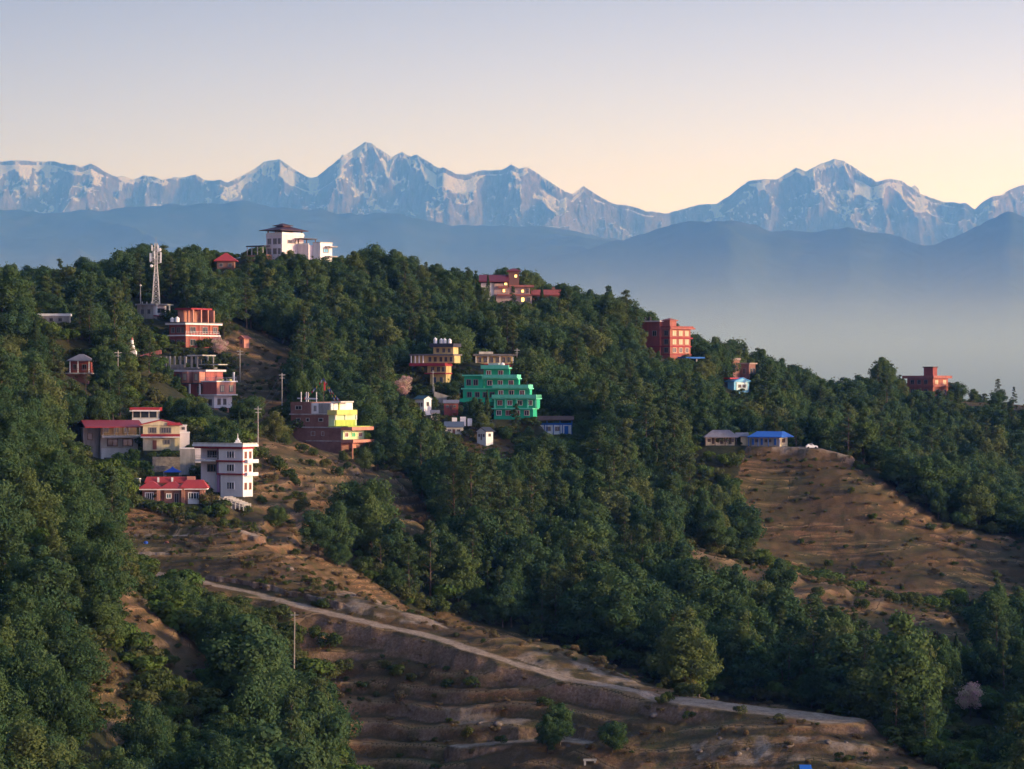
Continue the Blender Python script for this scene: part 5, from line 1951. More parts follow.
def green_hotel():
    b = Bld("terraced_hotel", "mint green hotel of five storeys stepping down in open terraces", "hotel", 492, 418, 726, -20)
    # main body: x runs left, the right end shows as a narrow strip; storeys set back upwards
    sx = 0
    rows = [(-0, 45, -12, 10), (-0, 48, 10, 20), (-0, 40, 20, 30), (-12, 28, 30, 40), (-14, 18, 40, 50.5)]
    b2 = b
    for i, (x0, x1, z0, z1) in enumerate(rows):
        b2.boxes("wall", MINT, [(x0, x1 - 6, 2 + i * 0.9, 6, z0, z1 - 1.2)])
        b2.boxes("floor_slab", MINTL, [(x0 - 1, x1 - 5, 0.4 + i * 0.8, 7, z1 - 1.2, z1)])
    # parapets of the open terraces
    for (x0, x1, y, z) in ((-1, 43.5, 0.6, 20), (34, 43.5, 1, 20), (-1, 35, 1.2, 30), (-12, 23, 2.0, 40)):
        b2.boxes("parapet", MINTL, [(x0, x1, y, y + 0.5, z + 0.02, z + 3.4), (x1 - 0.5, x1, y + 0.5, 6, z + 0.02, z + 3.4)])
    b2.boxes("roof_parapet", MINTL, [(-15, 13, 3.6, 4.1, 50.52, 53)])
    b2.boxes("roof_room", plaster("pale_roof_room", (0.5, 0.62, 0.56), 0.2), [(-8, 2, 4.2, 6, 50.52, 55)])
    # left wing
    b2.boxes("wing_wall", MINT, [(-34, -0.2, 4.6, 6.5, -12, 28.6)])
    b2.boxes("wing_upper_wall", MINT, [(-33, -14.2, 5.0, 6.5, 30, 42)])
    b2.boxes("wing_slab", MINTL, [(-35, -0.3, 3.6, 7, 28.6, 30), (-34.4, -14.3, 4.0, 7, 42, 43.4)])
    b2.boxes("wing_balcony", MINT, [(-34, -2, 1.4, 3.8, 16, 19.4)])
    RP = plaster("russet_curtain", (0.30, 0.09, 0.08), 0.2)
    FR = plaster("pale_pink_frame", (0.62, 0.48, 0.46), 0.1)
    for i, (x0, x1, z0, z1) in enumerate(rows):
        y = 2 + i * 0.9
        z = max(z0, 0) + 2.4
        n = int((x1 - 6 - x0) / 9)
        for k in range(n):
            a = x0 + 2.4 + k * (x1 - 6 - x0 - 2) / n
            b2.win('f', a, z, 5.2, 5.4, y, pane=RP if (k + i) % 3 else GLASS, frame=FR if (k + i) % 2 else WHITE, bars=1)
    b2.wins('f', 32.4, 6.4, 5.0, [(-31, 5), (-24, 5)], frame=FRAME)
    b2.wins('f', 20.5, 5.6, 4.6, [(-30, 5), (-22, 5), (-14, 5), (-7, 5)], frame=FRAME)
    b2.wins('f', 6, 6, 4.6, [(-30, 5), (-22, 5), (-14, 5), (-7, 5)], frame=FRAME)
    b2.posts("terrace_pillar", MINTL, [(x, 1.6) for x in (1, 12, 23, 34, 42)], 10, 18.8, 0.14)
    tank(b2, 5.5, 5, 50.5, WHITEP, label="white water tank alone on the mint green hotel roof")


def yellow_hotel():
    b = Bld("yellow_hotel", "ochre yellow hotel with red balcony bands and rooftop water tanks", "hotel", 446, 386, 754, -18)
    b.boxes("wall", YELLOWW, [(-16, 0, 0, 5, -10, 12), (-19, 0, 0.2, 5, 13.2, 20), (-34, 8, 0.4, 6, 23, 30.4), (-14, 6, 1.2, 6, 32, 39)])
    b.boxes("balcony_band", REDBAND, [(-35, 1, -2, 5, 20, 23), (-20, 1, -1.6, 5, 12, 13.2)])
    b.boxes("roof_slab", DARKC, [(-36, 9, -1.6, 7, 30.4, 32)])
    b.boxes("top_roof", DARKROOF, [(-16, 8, -0.6, 7, 39, 42.6)])
    b.posts("white_column", WHITE, [(x, -1) for x in (-34, -30, -26, -22)], 23, 30.4, 0.13)
    b.wins('f', 24.2, 5, 0.4, [(-18, 3), (-12.6, 3), (-7, 3), (-2, 3), (3.4, 3)])
    b.wins('f', 14.2, 5, 0.2, [(-15.5, 3.4), (-9.4, 3.4), (-4.4, 3)])
    b.wins('f', 3, 6, 0, [(-13, 3.4), (-6, 3)], pane=glass("blue_glass", (0.02, 0.05, 0.09)))
    b.wins('f', 33.4, 4.4, 1.2, [(-11, 3), (-5, 3), (0.6, 3)])
    for i, (x, h, lab) in enumerate(((-12.5, 1.5, "tallest white water tank at the left end of the yellow hotel roof"), (-6.5, 1.25, "white water tank second along the yellow hotel roof"), (-3, 1.3, "white water tank third along the yellow hotel roof"), (2, 1.2, "white water tank at the right end of the yellow hotel roof"))):
        tank(b, x, 1.6, 42.6, WHITEP, 0.48, h, label=lab)
    c = Bld("yellow_lodge", "long yellow lodge of open bays behind the mint green hotel roof", "lodge", 476, 370, 786, 0)
    c.boxes("wall", YELLOWW, [(0, 37, 1, 10, -8, 14)])
    c.boxes("roof", DARKC, [(-3, 41, -3, 12, 14, 16)])
    c.boxes("roof_room", OFFWHITE, [(3, 17, 2, 9, 16, 18.4)])
    c.boxes("floor_band", REDBAND, [(-6, 40, -2, 0.9, 4, 6.4)])
    c.wins('f', 7.4, 5.4, 1, [(2, 3.4), (8, 3.4), (14, 3.4), (20, 3.4), (26, 3.4), (31.6, 3.4)])
    c.posts("pillar", WHITE, [(x, -1.6) for x in (0, 12, 24, 37)], 6.4, 14, 0.1)


def blue_white_shed():
    b = Bld("blue_trim_shed", "long white shed with blue posts and brown roof beside the mint green hotel", "shed", 535, 434, 728, 0)
    b.boxes("wall", WHITE, [(0, 37, 2, 10, -6, 10)])
    b.boxes("blue_band", BLUEPAINT, [(-0.5, 37.5, 1.4, 1.95, 9, 11)])
    for x in (0, 9, 18, 27, 36.4):
        b.boxes("blue_post", BLUEPAINT, [(x, x + 0.9, 1.2, 1.9, -2, 9)])
    b.boxes("blue_door", BLUEPAINT, [(29.4, 33.4, 1.5, 1.95, 0, 8)])
    b.wins('f', 3, 4.4, 2, [(3, 4.4), (11, 5), (20, 5)])
    b.gable("roof", plaster("brown_sheet", (0.12, 0.07, 0.06), 0.4), -2, 39, -2, 14, 14.4, 18, 'x', 0.8)
    b.posts("roof_post", BLUEPAINT, [(0.5, 0), (12, 0), (25, 0), (37, 0)], -2, 14, 0.08)


def small_houses():
    def hut(name, label, u, v, Y, ang, w, d, h, wall, roof, axis, rise, door='f'):
        b = Bld(name, label, "house", u, v, Y, ang)
        x0, x1 = (-w, 0) if ang < 0 else (0, w)
        b.boxes("wall", wall, [(x0, x1, 0, d, -6, h)])
        b.gable("roof", roof, x0 - 1, x1 + 1, -1.2, d + 1.2, h + 0.2, h + rise, axis, 0.6, close=wall)
        b.wins('f', h * 0.36, h * 0.34, 0, [(x0 + w * 0.15, w * 0.2), (x0 + w * 0.66, w * 0.2)])
        b.win('f', x0 + w * 0.42, 0, w * 0.15, h * 0.7, 0, part="door", pane=REDPANE)
        if ang < 0:
            b.win('r', d * 0.35, h * 0.4, d * 0.3, h * 0.36, x1)
        return b
    hut("cottage", "white cottage with slate blue roof below the purple bush clearing", 445, 434, 708, 0, 18, 12, 7.0, OFFWHITE, SLATE, 'x', 5.5)
    hut("cottage", "narrow white cottage with a gable end in full sun at the clearing edge", 486, 440, 704, -40, 9, 7, 8.5, WHITE, DARKROOF, 'y', 4.4)
    hut("cottage", "white two storey cottage with dark teal roof beside the pink blossom tree", 424, 411, 718, -35, 9, 7, 12, WHITE, plaster("teal_roof", (0.05, 0.11, 0.13), 0.3), 'x', 3.5)
    hut("low_hut", "low red walled hut with tin roof in the middle of the clearing", 444, 410, 722, 0, 14, 9, 7, REDWALL, GREYROOF, 'x', 3.2)
    hut("tin_roof_hut", "tiny hut with a pale tin roof just below the teal roofed cottage", 431, 416, 714, 0, 8, 6, 3, OFFWHITE, GREYROOF, 'x', 3.0)
    st = Bld("stone_stair", "long pale stair with a rail climbing towards the yellow hotel", "stairs", 434, 393, 738, 0)
    st.boxes("step", CONC, [(i * 1.6, i * 1.6 + 1.55, 0, 4, -8 - i * 0.5, 1.4 - i * 0.5) for i in range(20)])
    st.rail([(0, 0), (0, 4)], 1.5, 5, WHITE)
    w = Bld("whitewashed_wall", "broken whitewashed wall with rubble in the clearing below the low red hut", "wall", 452, 420, 712, 0)
    w.boxes("wall", WHITE, [(0, 5, 0, 1.2, -6, 2.4), (8.2, 14, -1, 0.2, -6, 3.2), (15.5, 20, 0.6, 1.6, -6, 1.6)])
    p = P(433, 392, 742)
    o = thing("utility_pole", "slim pale utility pole below the yellow hotel", "pole", p)
    sh = Shape()
    sh.bar((0, 0, -1.5), (0, 0, 5.5), 0.11, 6, 0.07)
    sh.obj("shaft", OFFWHITE, o)
    sh = Shape()
    sh.bar((-0.6, 0, 5.0), (0.6, 0, 5.0), 0.05, 5)
    sh.obj("crossarm", STEEL, o)
    add_tree('blossom_tree', *xy(405, 734), 0.9)


def xy(u, Y):
    return ((u - CU) / F * Y, Y)


def ridge_house():
    b = Bld("ridge_lodge", "maroon roofed lodge on the ridge with glowing yellow windows", "lodge", 500, 304, 906, 0)
    b.boxes("wall", plaster("pinkish_render", (0.50, 0.36, 0.34), 0.3), [(-4, 32, 4, 18, -10, 8.4), (-6, 8, 2, 18, 8.4, 20.6), (8.1, 30, 4, 18, 10, 17)])
    b.boxes("balcony_slab", CORAL, [(-3, 33, -1, 18.4, 8.4, 10), (-2, 8, -1.4, 1.9, 16, 18)])
    b.boxes("roof_slab", CORAL, [(9, 34, -1, 19, 17, 19)])
    b.gable("roof", MAROON, -21, 9, -4, 24, 23, 29.6, 'x', 1.0)
    b.boxes("rear_wall", WHITE, [(-19, -6.1, 3, 18, -8, 21)])
    b.boxes("tower_wall", plaster("umber_render", (0.18, 0.09, 0.075), 0.3), [(8.6, 19, 5, 16, 19, 33)])
    b.hip("tower_roof", MAROON, 6.5, 21, 3, 18, 33.4, 36, 6, 6)
    W_ = plaster("lit_frame", (0.4, 0.2, 0.15), 0.1)
    b.win('f', 14.2, 26.4, 3.2, 3.4, 5, pane=LIT, frame=W_, bars=0)
    b.win('f', 4, 18.6, 3.4, 3.0, 2, pane=LIT, frame=W_, bars=0)
    b.win('f', 2.4, 11.4, 3.0, 3.8, 2, pane=LIT, frame=W_, bars=0)
    b.win('f', 21, 11.2, 3.2, 3.6, 4, pane=LIT, frame=W_, bars=0)
    b.win('f', 20.8, 2.0, 4.0, 5, 4, pane=LIT, frame=W_, bars=0)
    b.wins('f', 11, 5, 4, [(11, 4), (26, 3)])
    b.wins('f', 2, 5, 4, [(12, 4), (27, 3.4)])
    b.rail([(-2.5, -0.6), (32.5, -0.6)], 10, 3.4, CORAL)
    c = Bld("red_annex", "low red roofed annex beside the dark spire tree on the ridge", "house", 533, 304, 912, 0)
    c.boxes("wall", BRICK, [(0, 26, 2, 12, -8, 9)])
    c.gable("roof", plaster("dusty_red_sheet", (0.34, 0.09, 0.08), 0.35), -2, 28, -1, 15, 9.4, 14.6, 'x', 0.8)
    c.wins('f', 2, 4.4, 2, [(3, 4), (11, 4), (19, 4)])
    c.boxes("chimney", BRICK, [(19, 22, 6, 9, 9, 17)])


def red_hotel():
    b = Bld("red_hotel", "orange red hotel of four storeys standing on the ridge skyline", "hotel", 670, 362, 922, -42)
    b.boxes("wall", ORANGEW, [(-25, 0, 0, 22, -14, 33)])
    b.boxes("floor_band", REDBAND, [(-25.6, 0.6, -0.6, 22.6, 15.0, 16.2), (-25.6, 0.8, -0.8, 23.6, 23.4, 24.8), (-25.6, 0.5, -0.5, 22.5, 7, 7.8)])
    b.boxes("roof_slab", CORAL, [(-26, 2, -1.6, 25, 33, 34.6)])
    b.boxes("parapet", REDWALL, [(-25.4, 1.2, -1, -0.6, 34.6, 36), (0.8, 1.2, -0.6, 24, 34.6, 36)])
    b.boxes("stair_tower", REDWALL, [(-26, -8, -2, 6, 16.3, 40.4), (-13, -8, -2, -0.7, -14, 15)])
    b.boxes("tower_slab", PALEPINK, [(-27, -7, -3, 7, 40.4, 41.6)])
    b.boxes("tower_cap", CORAL, [(-7.9, -1, 1, 8, 36, 41.2)])
    b.hip("tower_roof", CORAL, -9, 0, 0, 9, 42, 44, 4, 4)
    for z in (9.2, 17.6, 26.2):
        b.wins('r', z, 5.4, 0, [(2.6, 4), (9.4, 4), (16, 4)], pane=CURTAIN if z > 9.5 else GLASS, frame=plaster("pale_peach_frame", (0.6, 0.42, 0.3), 0.1), bars=1)
        b.wins('f', z, 5.6, 0, [(-5.6, 4)])
    b.wins('f', 26, 5.6, -2, [(-23, 4), (-15, 4)])
    b.boxes("blue_awning", BLUEPAINT, [(0.3, 8, 8, 30, 3.6, 5.2)])
    b.posts("awning_post", WHITE, [(4, 9), (4, 16), (4, 24), (7.6, 29)], -8, 3.6, 0.16)
    tank(b, -24.4, 0, 41.6, BLACKP, 0.5, 1.2, "black water tank on the outer corner of the red hotel stair tower")
    tank(b, -19.5, 0, 41.6, BLACKP, 0.55, 1.35, "slightly larger black water tank inward on the red hotel stair tower")
    c = Bld("brown_house", "brown house half buried in trees between the red hotel and blue gable", "house", 733, 384, 956, -25)
    c.boxes("wall", BRICK, [(-8, 0, 0, 8, -8, 24), (-5, 9, 8.1, 16, -8, 20)])
    c.boxes("roof", plaster("pale_slab", (0.34, 0.27, 0.23), 0.4), [(-9, 1, -1, 8, 24, 26), (-5.6, 10, 7.6, 17, 20, 21.4)])
    c.wins('r', 10, 6, 9, [(9.6, 2.4), (13, 2)])
    c.wins('f', 10, 6, 8.1, [(3, 3)])
    d = Bld("blue_gable_house", "small house with pale blue gable end and a red roof wing below the red hotel", "house", 734, 389, 938, -38)
    d.boxes("wall", LIGHTBLUE, [(-6, 0, 0, 17, -8, 8)])
    d.boxes("gable_front", plaster("pale_cyan_paint", (0.55, 0.70, 0.72), 0.2), [(0.05, 0.5, 2.2, 14.5, -1, 6.6)])
    d.gable("roof", plaster("sky_blue_sheet", (0.10, 0.34, 0.66), 0.15), -8, 1.6, -1.2, 18, 8, 11.6, 'x', 0.9, close=LIGHTBLUE)
    d.boxes("wing_wall", DARKC, [(-14, -8.2, 0, 12, -6, 6.4)])
    d.boxes("red_wing_roof", REDROOF, [(-15, -1.2, -3, 14, 10.0, 11.4)])
    d.wins('r', 1.2, 3.4, 0.5, [(4, 3.2), (9, 3.2)])


def right_red_house():
    b = Bld("red_skyline_house", "red house with a square roof tower at the right end of the ridge", "house", 933, 396, 1128, -42)
    b.boxes("wall", ORANGEW, [(-23, 0, 0, 18, -12, 9.4), (-23, 0, 0, 18, 10.6, 17.6)])
    b.boxes("floor_slab", CORAL, [(-25, 2, -2, 20, 9.4, 10.6)])
    b.boxes("roof_slab", CORAL, [(-26, 2, -2, 20.4, 17.6, 20.4)])
    b.boxes("roof_tower", REDWALL, [(-9, -0.8, 1, 6, 20.4, 28.4)])
    b.boxes("tower_cap", FRAME_DARK, [(-9.6, -0.2, 0.4, 6.6, 28.4, 29.4)])
    b.wins('r', 11.6, 4.6, 0, [(2.4, 3.6), (12, 3.6)], pane=CURTAIN, frame=plaster("pale_peach_frame", (0.6, 0.42, 0.3), 0.1))
    b.wins('f', 11.6, 4.6, 0, [(-20, 3.4), (-14, 3.4), (-8, 3.4)])
    b.wins('f', 2, 5, 0, [(-20, 3.4), (-14, 3.4), (-8, 3.4)])
    b.wins('r', 2, 4.6, 0, [(3, 3.4), (12, 3.4)])
    b.rail([(-24, -1.4), (1.4, -1.4), (1.4, 19)], 10.6, 2.6, REDWALL)


def farmhouses():
    b = Bld("blue_roof_farmhouse", "cream farmhouse with a bright blue sheet roof on the bare spur", "farmhouse", 779, 445, 725, -24)
    b.boxes("wall", plaster("grey_cream_render", (0.40, 0.37, 0.33), 0.3), [(-27, 0, 0, 10.6, -6, 7.6)])
    b.boxes("end_wall", CREAM, [(0.02, 0.4, 0.3, 10.3, -2, 7.6)])
    b.hip("roof", BLUEROOF, -29, 4.2, -2.2, 13.5, 8.2, 13.4, 4.5, 6.4)
    for x in (-27, -18.5, -5.6):
        b.boxes("blue_door", BLUEPAINT, [(x + 1.2, x + 3, -0.35, -0.02, 0, 6.4)])
    b.win('r', 3.4, 2.2, 3.4, 3.8, 0.4, pane=WOOD, frame=FRAME_DARK)
    b.wins('f', 2.4, 3.4, 0, [(-23, 3), (-14, 3), (-10, 3)])
    b.posts("veranda_post", BLUEPAINT, [(-28, -1.6), (-19, -1.6), (-9, -1.6), (1.5, -1.6)], -2, 8, 0.07)
    c = Bld("grey_roof_farmhouse", "long cream farmhouse with a weathered grey roof beside the blue roofed one", "farmhouse", 705, 444, 730, 0)
    c.boxes("wall", CREAM, [(1, 30, 2, 12, -6, 7)])
    c.boxes("low_wing", CREAM, [(36, 46, 1, 9, -6, 7.6)])
    c.hip("roof", GREYROOF, -1, 34, -2, 15, 7.2, 14, 9, 8)
    c.gable("wing_roof", GREYROOF, 30.5, 44, -1, 12, 7.8, 11.4, 'x', 0.7)
    for x in (7, 15.4, 24):
        c.win('f', x, 0, 2.6, 6.2, 2, part="door", pane=WOOD, frame=FRAME_DARK)
    c.wins('f', 2, 3.4, 2, [(3, 3), (11, 3), (19.5, 3), (27, 2)], frame=FRAME_DARK)
    c.posts("veranda_post", WOOD, [(0.5, -1), (10, -1), (20, -1), (31, -1)], -2, 7.2, 0.08)
    # white van
    p = P(811.5, 448.5, 722)
    o = thing("parked_car", "small white car parked on the track beside the blue roofed farmhouse", "car", p, math.radians(6))
    o.scale = (0.8, 0.8, 0.8)
    prof = [(-1.75, 0.28), (-1.82, 0.62), (-1.72, 0.88), (-1.45, 0.95), (-1.15, 1.42), (0.15, 1.47), (0.62, 1.05), (1.6, 0.92), (1.85, 0.68), (1.88, 0.30)]
    sh = Shape()
    n = len(prof)
    vs = []
    for y, k in ((-0.76, 1.0), (0.76, 1.0)):
        for x, z in prof:
            ins = 0.10 if z > 0.98 else 0.0
            vs.append((x, y + (ins if y < 0 else -ins), z))
    sh.add(vs, [(i, (i + 1) % n, n + (i + 1) % n, n + i) for i in range(n)] + [tuple(range(n))[::-1], tuple(range(n, 2 * n))])
    sh.obj("body", plaster("white_car_paint", (0.78, 0.78, 0.78), 0.05, 0.3), o)
    gl = Shape()
    for sgn in (-1, 1):
        gl.add([(-1.0, sgn * 0.70, 1.02), (0.42, sgn * 0.70, 1.04), (0.08, sgn * 0.675, 1.38), (-0.92, sgn * 0.675, 1.36), (-1.0, sgn * 0.64, 1.02), (0.42, sgn * 0.64, 1.04), (0.08, sgn * 0.62, 1.38), (-0.92, sgn * 0.62, 1.36)],
               [(0, 1, 2, 3), (7, 6, 5, 4), (0, 4, 5, 1), (1, 5, 6, 2), (2, 6, 7, 3), (3, 7, 4, 0)])
    gl.obj("side_window", GLASS, o)
    for wx in (-1.15, 1.2):
        for wy in (-0.72, 0.72):
            w = Shape()
            v, q = tube_np([(wx, wy - 0.09, 0.30), (wx, wy + 0.09, 0.30)], [0.30, 0.30], 14)
            w.add(v, [tuple(x) for x in q] + [tuple(range(14))[::-1], tuple(range(14, 28))])
            wo = w.obj("wheel", BLACKP, o)


def foreground_bits():
    p = P(294, 668, 430)
    s = 430 / F
    o = thing("utility_pole", "tall bare wooden pole rising from the dark gully below the dirt track", "pole", p)
    sh = Shape()
    sh.bar((0, 0, -2), (0.1, 0, 56 * s), 0.13, 7, 0.08)
    sh.obj("shaft", plaster("grey_pole_wood", (0.30, 0.27, 0.22), 0.4), o)
    sh = Shape()
    sh.bar((-0.5, 0, 53 * s), (0.7, 0, 53 * s), 0.045, 5)
    sh.obj("crossarm", STEEL, o)
    for i, (u, lab, m) in enumerate(((145, "pale sack bundle with a blue cover on the stone ledge above the track", WHITE), (166, "white and orange sack bundle at the edge of the stone ledge", OFFWHITE))):
        q = P(u, 548, 496)
        g = thing("sack_bundle", lab, "bundle", q)
        sh = Shape()
        for (dx, dy, z, r) in ((-0.3, 0, 0.3, 0.42), (0.35, 0.1, 0.28, 0.40), (0.0, 0.0, 0.75, 0.38)):
            sh.lathe((dx, dy, z - r * 0.7), [(r * 0.7, 0), (r, r * 0.45), (r * 0.95, r * 0.9), (r * 0.35, r * 1.35), (r * 0.22, r * 1.5)], 9)
        sh.obj("sacks", m, g)
        sh = Shape()
        sh.lathe((0.15, -0.05, 0.72), [(0.42, 0), (0.36, 0.35), (0.05, 0.5)], 9)
        sh.obj("cover", TARP if i == 0 else ORANGEW, g)
    w = Bld("stone_ledge_wall", "long dry stone wall holding up the ledge above the dirt track", "wall", 128, 563, 485, 0)
    rr = random.Random(3)
    lst = []
    x = 0
    while x < 74:
        wd = rr.uniform(2.5, 6)
        lst.append((x, x + wd - 0.1, rr.uniform(-0.6, 0.5), 4, -6 - x * 0.06, 11.5 - x * 0.045 + rr.uniform(-1, 0.8)))
        x += wd
    w.boxes("wall", STONE, lst)
    b = Bld("blue_roof_shed", "blue sheet roof of a shed at the bottom edge of the dry terraces", "shed", 800, 776, 384, 0)
    b.boxes("wall", GREYW, [(2, 46, 2, 18, -16, 5)])
    b.gable("roof", BLUEROOF, 0, 48, -2, 22, 5, 10, 'x', 0.8, close=GREYW)
    b.win('f', 8, -6, 8, 7, 2)
    b.win('f', 30, -12, 7, 14, 2, part="door", pane=WOOD)
    c = Bld("concrete_gate", "small grey concrete gate frame at the bottom edge beside the ledge track", "gate", 584, 772, 396, 0)
    c.boxes("post", CONC, [(0, 2, 0, 2, -6, 11), (10, 12, 0, 2, -6, 11)])
    c.boxes("lintel", CONC, [(-0.6, 12.6, -0.2, 2.2, 11, 13)])


def village_poles():
    spots = ((258, 480, 600, 9, "slim utility pole on the dry slope right of the white villa"), (282, 412, 668, 10, "slim utility pole at the left end of the bare brick house"), (118, 402, 645, 8, "slim utility pole in the trees above the long red roofed house"),
             (240, 372, 715, 8, "slim utility pole beside the pink stepped house"), (517, 372, 770, 9, "slim utility pole behind the mint green hotel"))
    tops = []
    for u, v, Y, h, lab in spots:
        x, y = xy(u, Y)
        z = float(ground(np.array([x]), np.array([y]))[0])
        o = thing("utility_pole", lab, "pole", (x, y, z), 0.3, "slim poles of the village")
        sh = Shape()
        sh.bar((0, 0, -1), (0, 0, h), 0.13, 6, 0.09)
        sh.obj("shaft", CONC, o)
        sh = Shape()
        sh.bar((-0.8, 0, h - 0.5), (0.8, 0, h - 0.5), 0.06, 5)
        sh.bar((-0.6, 0, h - 1.2), (0.6, 0, h - 1.2), 0.05, 5)
        sh.obj("crossarm", STEEL, o)
        tops.append(Vector((x, y, z + h - 0.4)))
    for a, b_, lab in ((0, 1, "sagging power line between the villa slope pole and the brick house pole"), (3, 2, "sagging power line over the trees between the two upper village poles")):
        o = Shape()
        for off in (-0.6, 0.6):
            pts = []
            for i in range(17):
                t = i / 16
                p = tops[a].lerp(tops[b_], t)
                pts.append(p + Vector((off, 0, -math.sin(t * math.pi) * 1.2)))
            o.path(pts, 0.022, 4)
        w = o.obj("power_line", BLACKP)
        tag(w, lab, "power line", None, 'thing')


hilltop_hotel()
village_poles()
pagoda_hut()
telecom_tower()
concrete_house()
brick_guest_house()
concrete_frame()
pink_house()
hidden_house()
shrine()
long_low_shed()
orange_hut()
long_red_roof_house()
gable_house()
roof_pavilion()
grey_shed()
terrace_walls()
white_villa()
bungalow()
brick_flag_house()
green_hotel()
yellow_hotel()
blue_white_shed()
small_houses()
ridge_house()
red_hotel()
right_red_house()
farmhouses()
foreground_bits()

for r_ in ((266, 222, 331, 252, 884), (250, 243, 282, 256, 884), (216, 252, 236, 262, 868), (150, 242, 162, 302, 768), (135, 300, 168, 318, 762), (168, 307, 216, 346, 738), (158, 352, 216, 372, 712), (164, 370, 234, 396, 680), (205, 392, 232, 416, 680),
           (62, 352, 90, 378, 648), (126, 337, 139, 352, 705), (164, 366, 216, 394, 690), (36, 312, 70, 316, 668), (237, 336, 248, 343, 752), (84, 421, 142, 458, 600), (142, 420, 190, 450, 592), (130, 406, 160, 424, 622), (62, 428, 84, 440, 612),
           (180, 440, 195, 468, 563), (145, 450, 182, 472, 566), (192, 438, 255, 494, 545), (130, 476, 210, 500, 530), (160, 465, 182, 474, 552), (286, 375, 372, 446, 650), (458, 364, 540, 396, 726), (490, 394, 540, 414, 726), (410, 339, 462, 380, 754),
           (474, 352, 515, 366, 786), (535, 416, 573, 430, 728), (446, 424, 464, 432, 708), (476, 423, 492, 440, 704), (414, 394, 428, 410, 718), (434, 390, 458, 410, 735), (480, 268, 533, 299, 906), (533, 288, 560, 294, 912), (645, 318, 695, 355, 922),
           (736, 364, 752, 370, 956), (722, 376, 753, 388, 938), (908, 366, 953, 388, 1128), (698, 428, 797, 449, 728), (806, 443, 817, 449, 722), (290, 610, 298, 668, 430), (140, 540, 170, 549, 496), (394, 372, 418, 396, 742), (952, 690, 992, 722, 479)):
    protect(*r_)

# ------------------------------------------------------------------ trees placed by hand, bushes, the forest
def bush_at(kind, u, Y, s):
    x, y = xy(u, Y)
    add_tree(kind, x, y, s, forced=True)


# skyline trees
for (u, Y, kind, s, k) in ((168, 858, 'broadleaf_tree', 1.12, 1), (172, 862, 'pine_tree', 0.95, 0), (186, 866, 'bare_tree', 0.9, 0), (205, 870, 'broadleaf_tree', 0.95, 3), (130, 862, 'pine_tree', 0.9, 1), (262, 879, 'broadleaf_tree', 0.62, 2),
                           (378, 895, 'broadleaf_tree', 1.25, 5), (392, 893, 'broadleaf_tree', 1.15, 3), (352, 890, 'broadleaf_tree', 1.0, 1), (408, 896, 'broadleaf_tree', 1.0, 0), (474, 899, 'cypress_tree', 0.8, 0), (488, 902, 'cypress_tree', 0.9, 1),
                           (518, 914, 'pine_tree', 0.95, 2), (524, 915, 'broadleaf_tree', 0.9, 6), (542, 905, 'cypress_tree', 1.0, 0), (566, 906, 'broadleaf_tree', 1.05, 1), (608, 912, 'broadleaf_tree', 1.15, 3), (626, 914, 'pine_tree', 1.1, 1), (636, 912, 'pine_tree', 1.0, 0),
                           (698, 938, 'broadleaf_tree', 1.0, 4), (716, 942, 'broadleaf_tree', 1.32, 0), (724, 946, 'broadleaf_tree', 1.2, 5), (760, 962, 'broadleaf_tree', 1.0, 2), (786, 990, 'broadleaf_tree', 0.95, 3), (808, 1000, 'broadleaf_tree', 1.0, 1),
                           (884, 1090, 'broadleaf_tree', 1.6, 3), (887, 1096, 'broadleaf_tree', 1.45, 6), (878, 1084, 'pine_tree', 1.3, 0), (872, 1080, 'broadleaf_tree', 1.0, 1), (896, 1102, 'broadleaf_tree', 0.8, 4), (958, 1130, 'broadleaf_tree', 0.9, 2), (974, 1138, 'broadleaf_tree', 0.6, 0),
                           (998, 1144, 'pine_tree', 0.72, 1), (1000, 1150, 'broadleaf_tree', 0.6, 5), (1014, 1150, 'pine_tree', 0.6, 2), (840, 1030, 'broadleaf_tree', 0.7, 0), (856, 1050, 'broadleaf_tree', 0.66, 3)):
    x, y = xy(u, Y)
    add_tree(kind, x, y, s, k=k, forced=True)
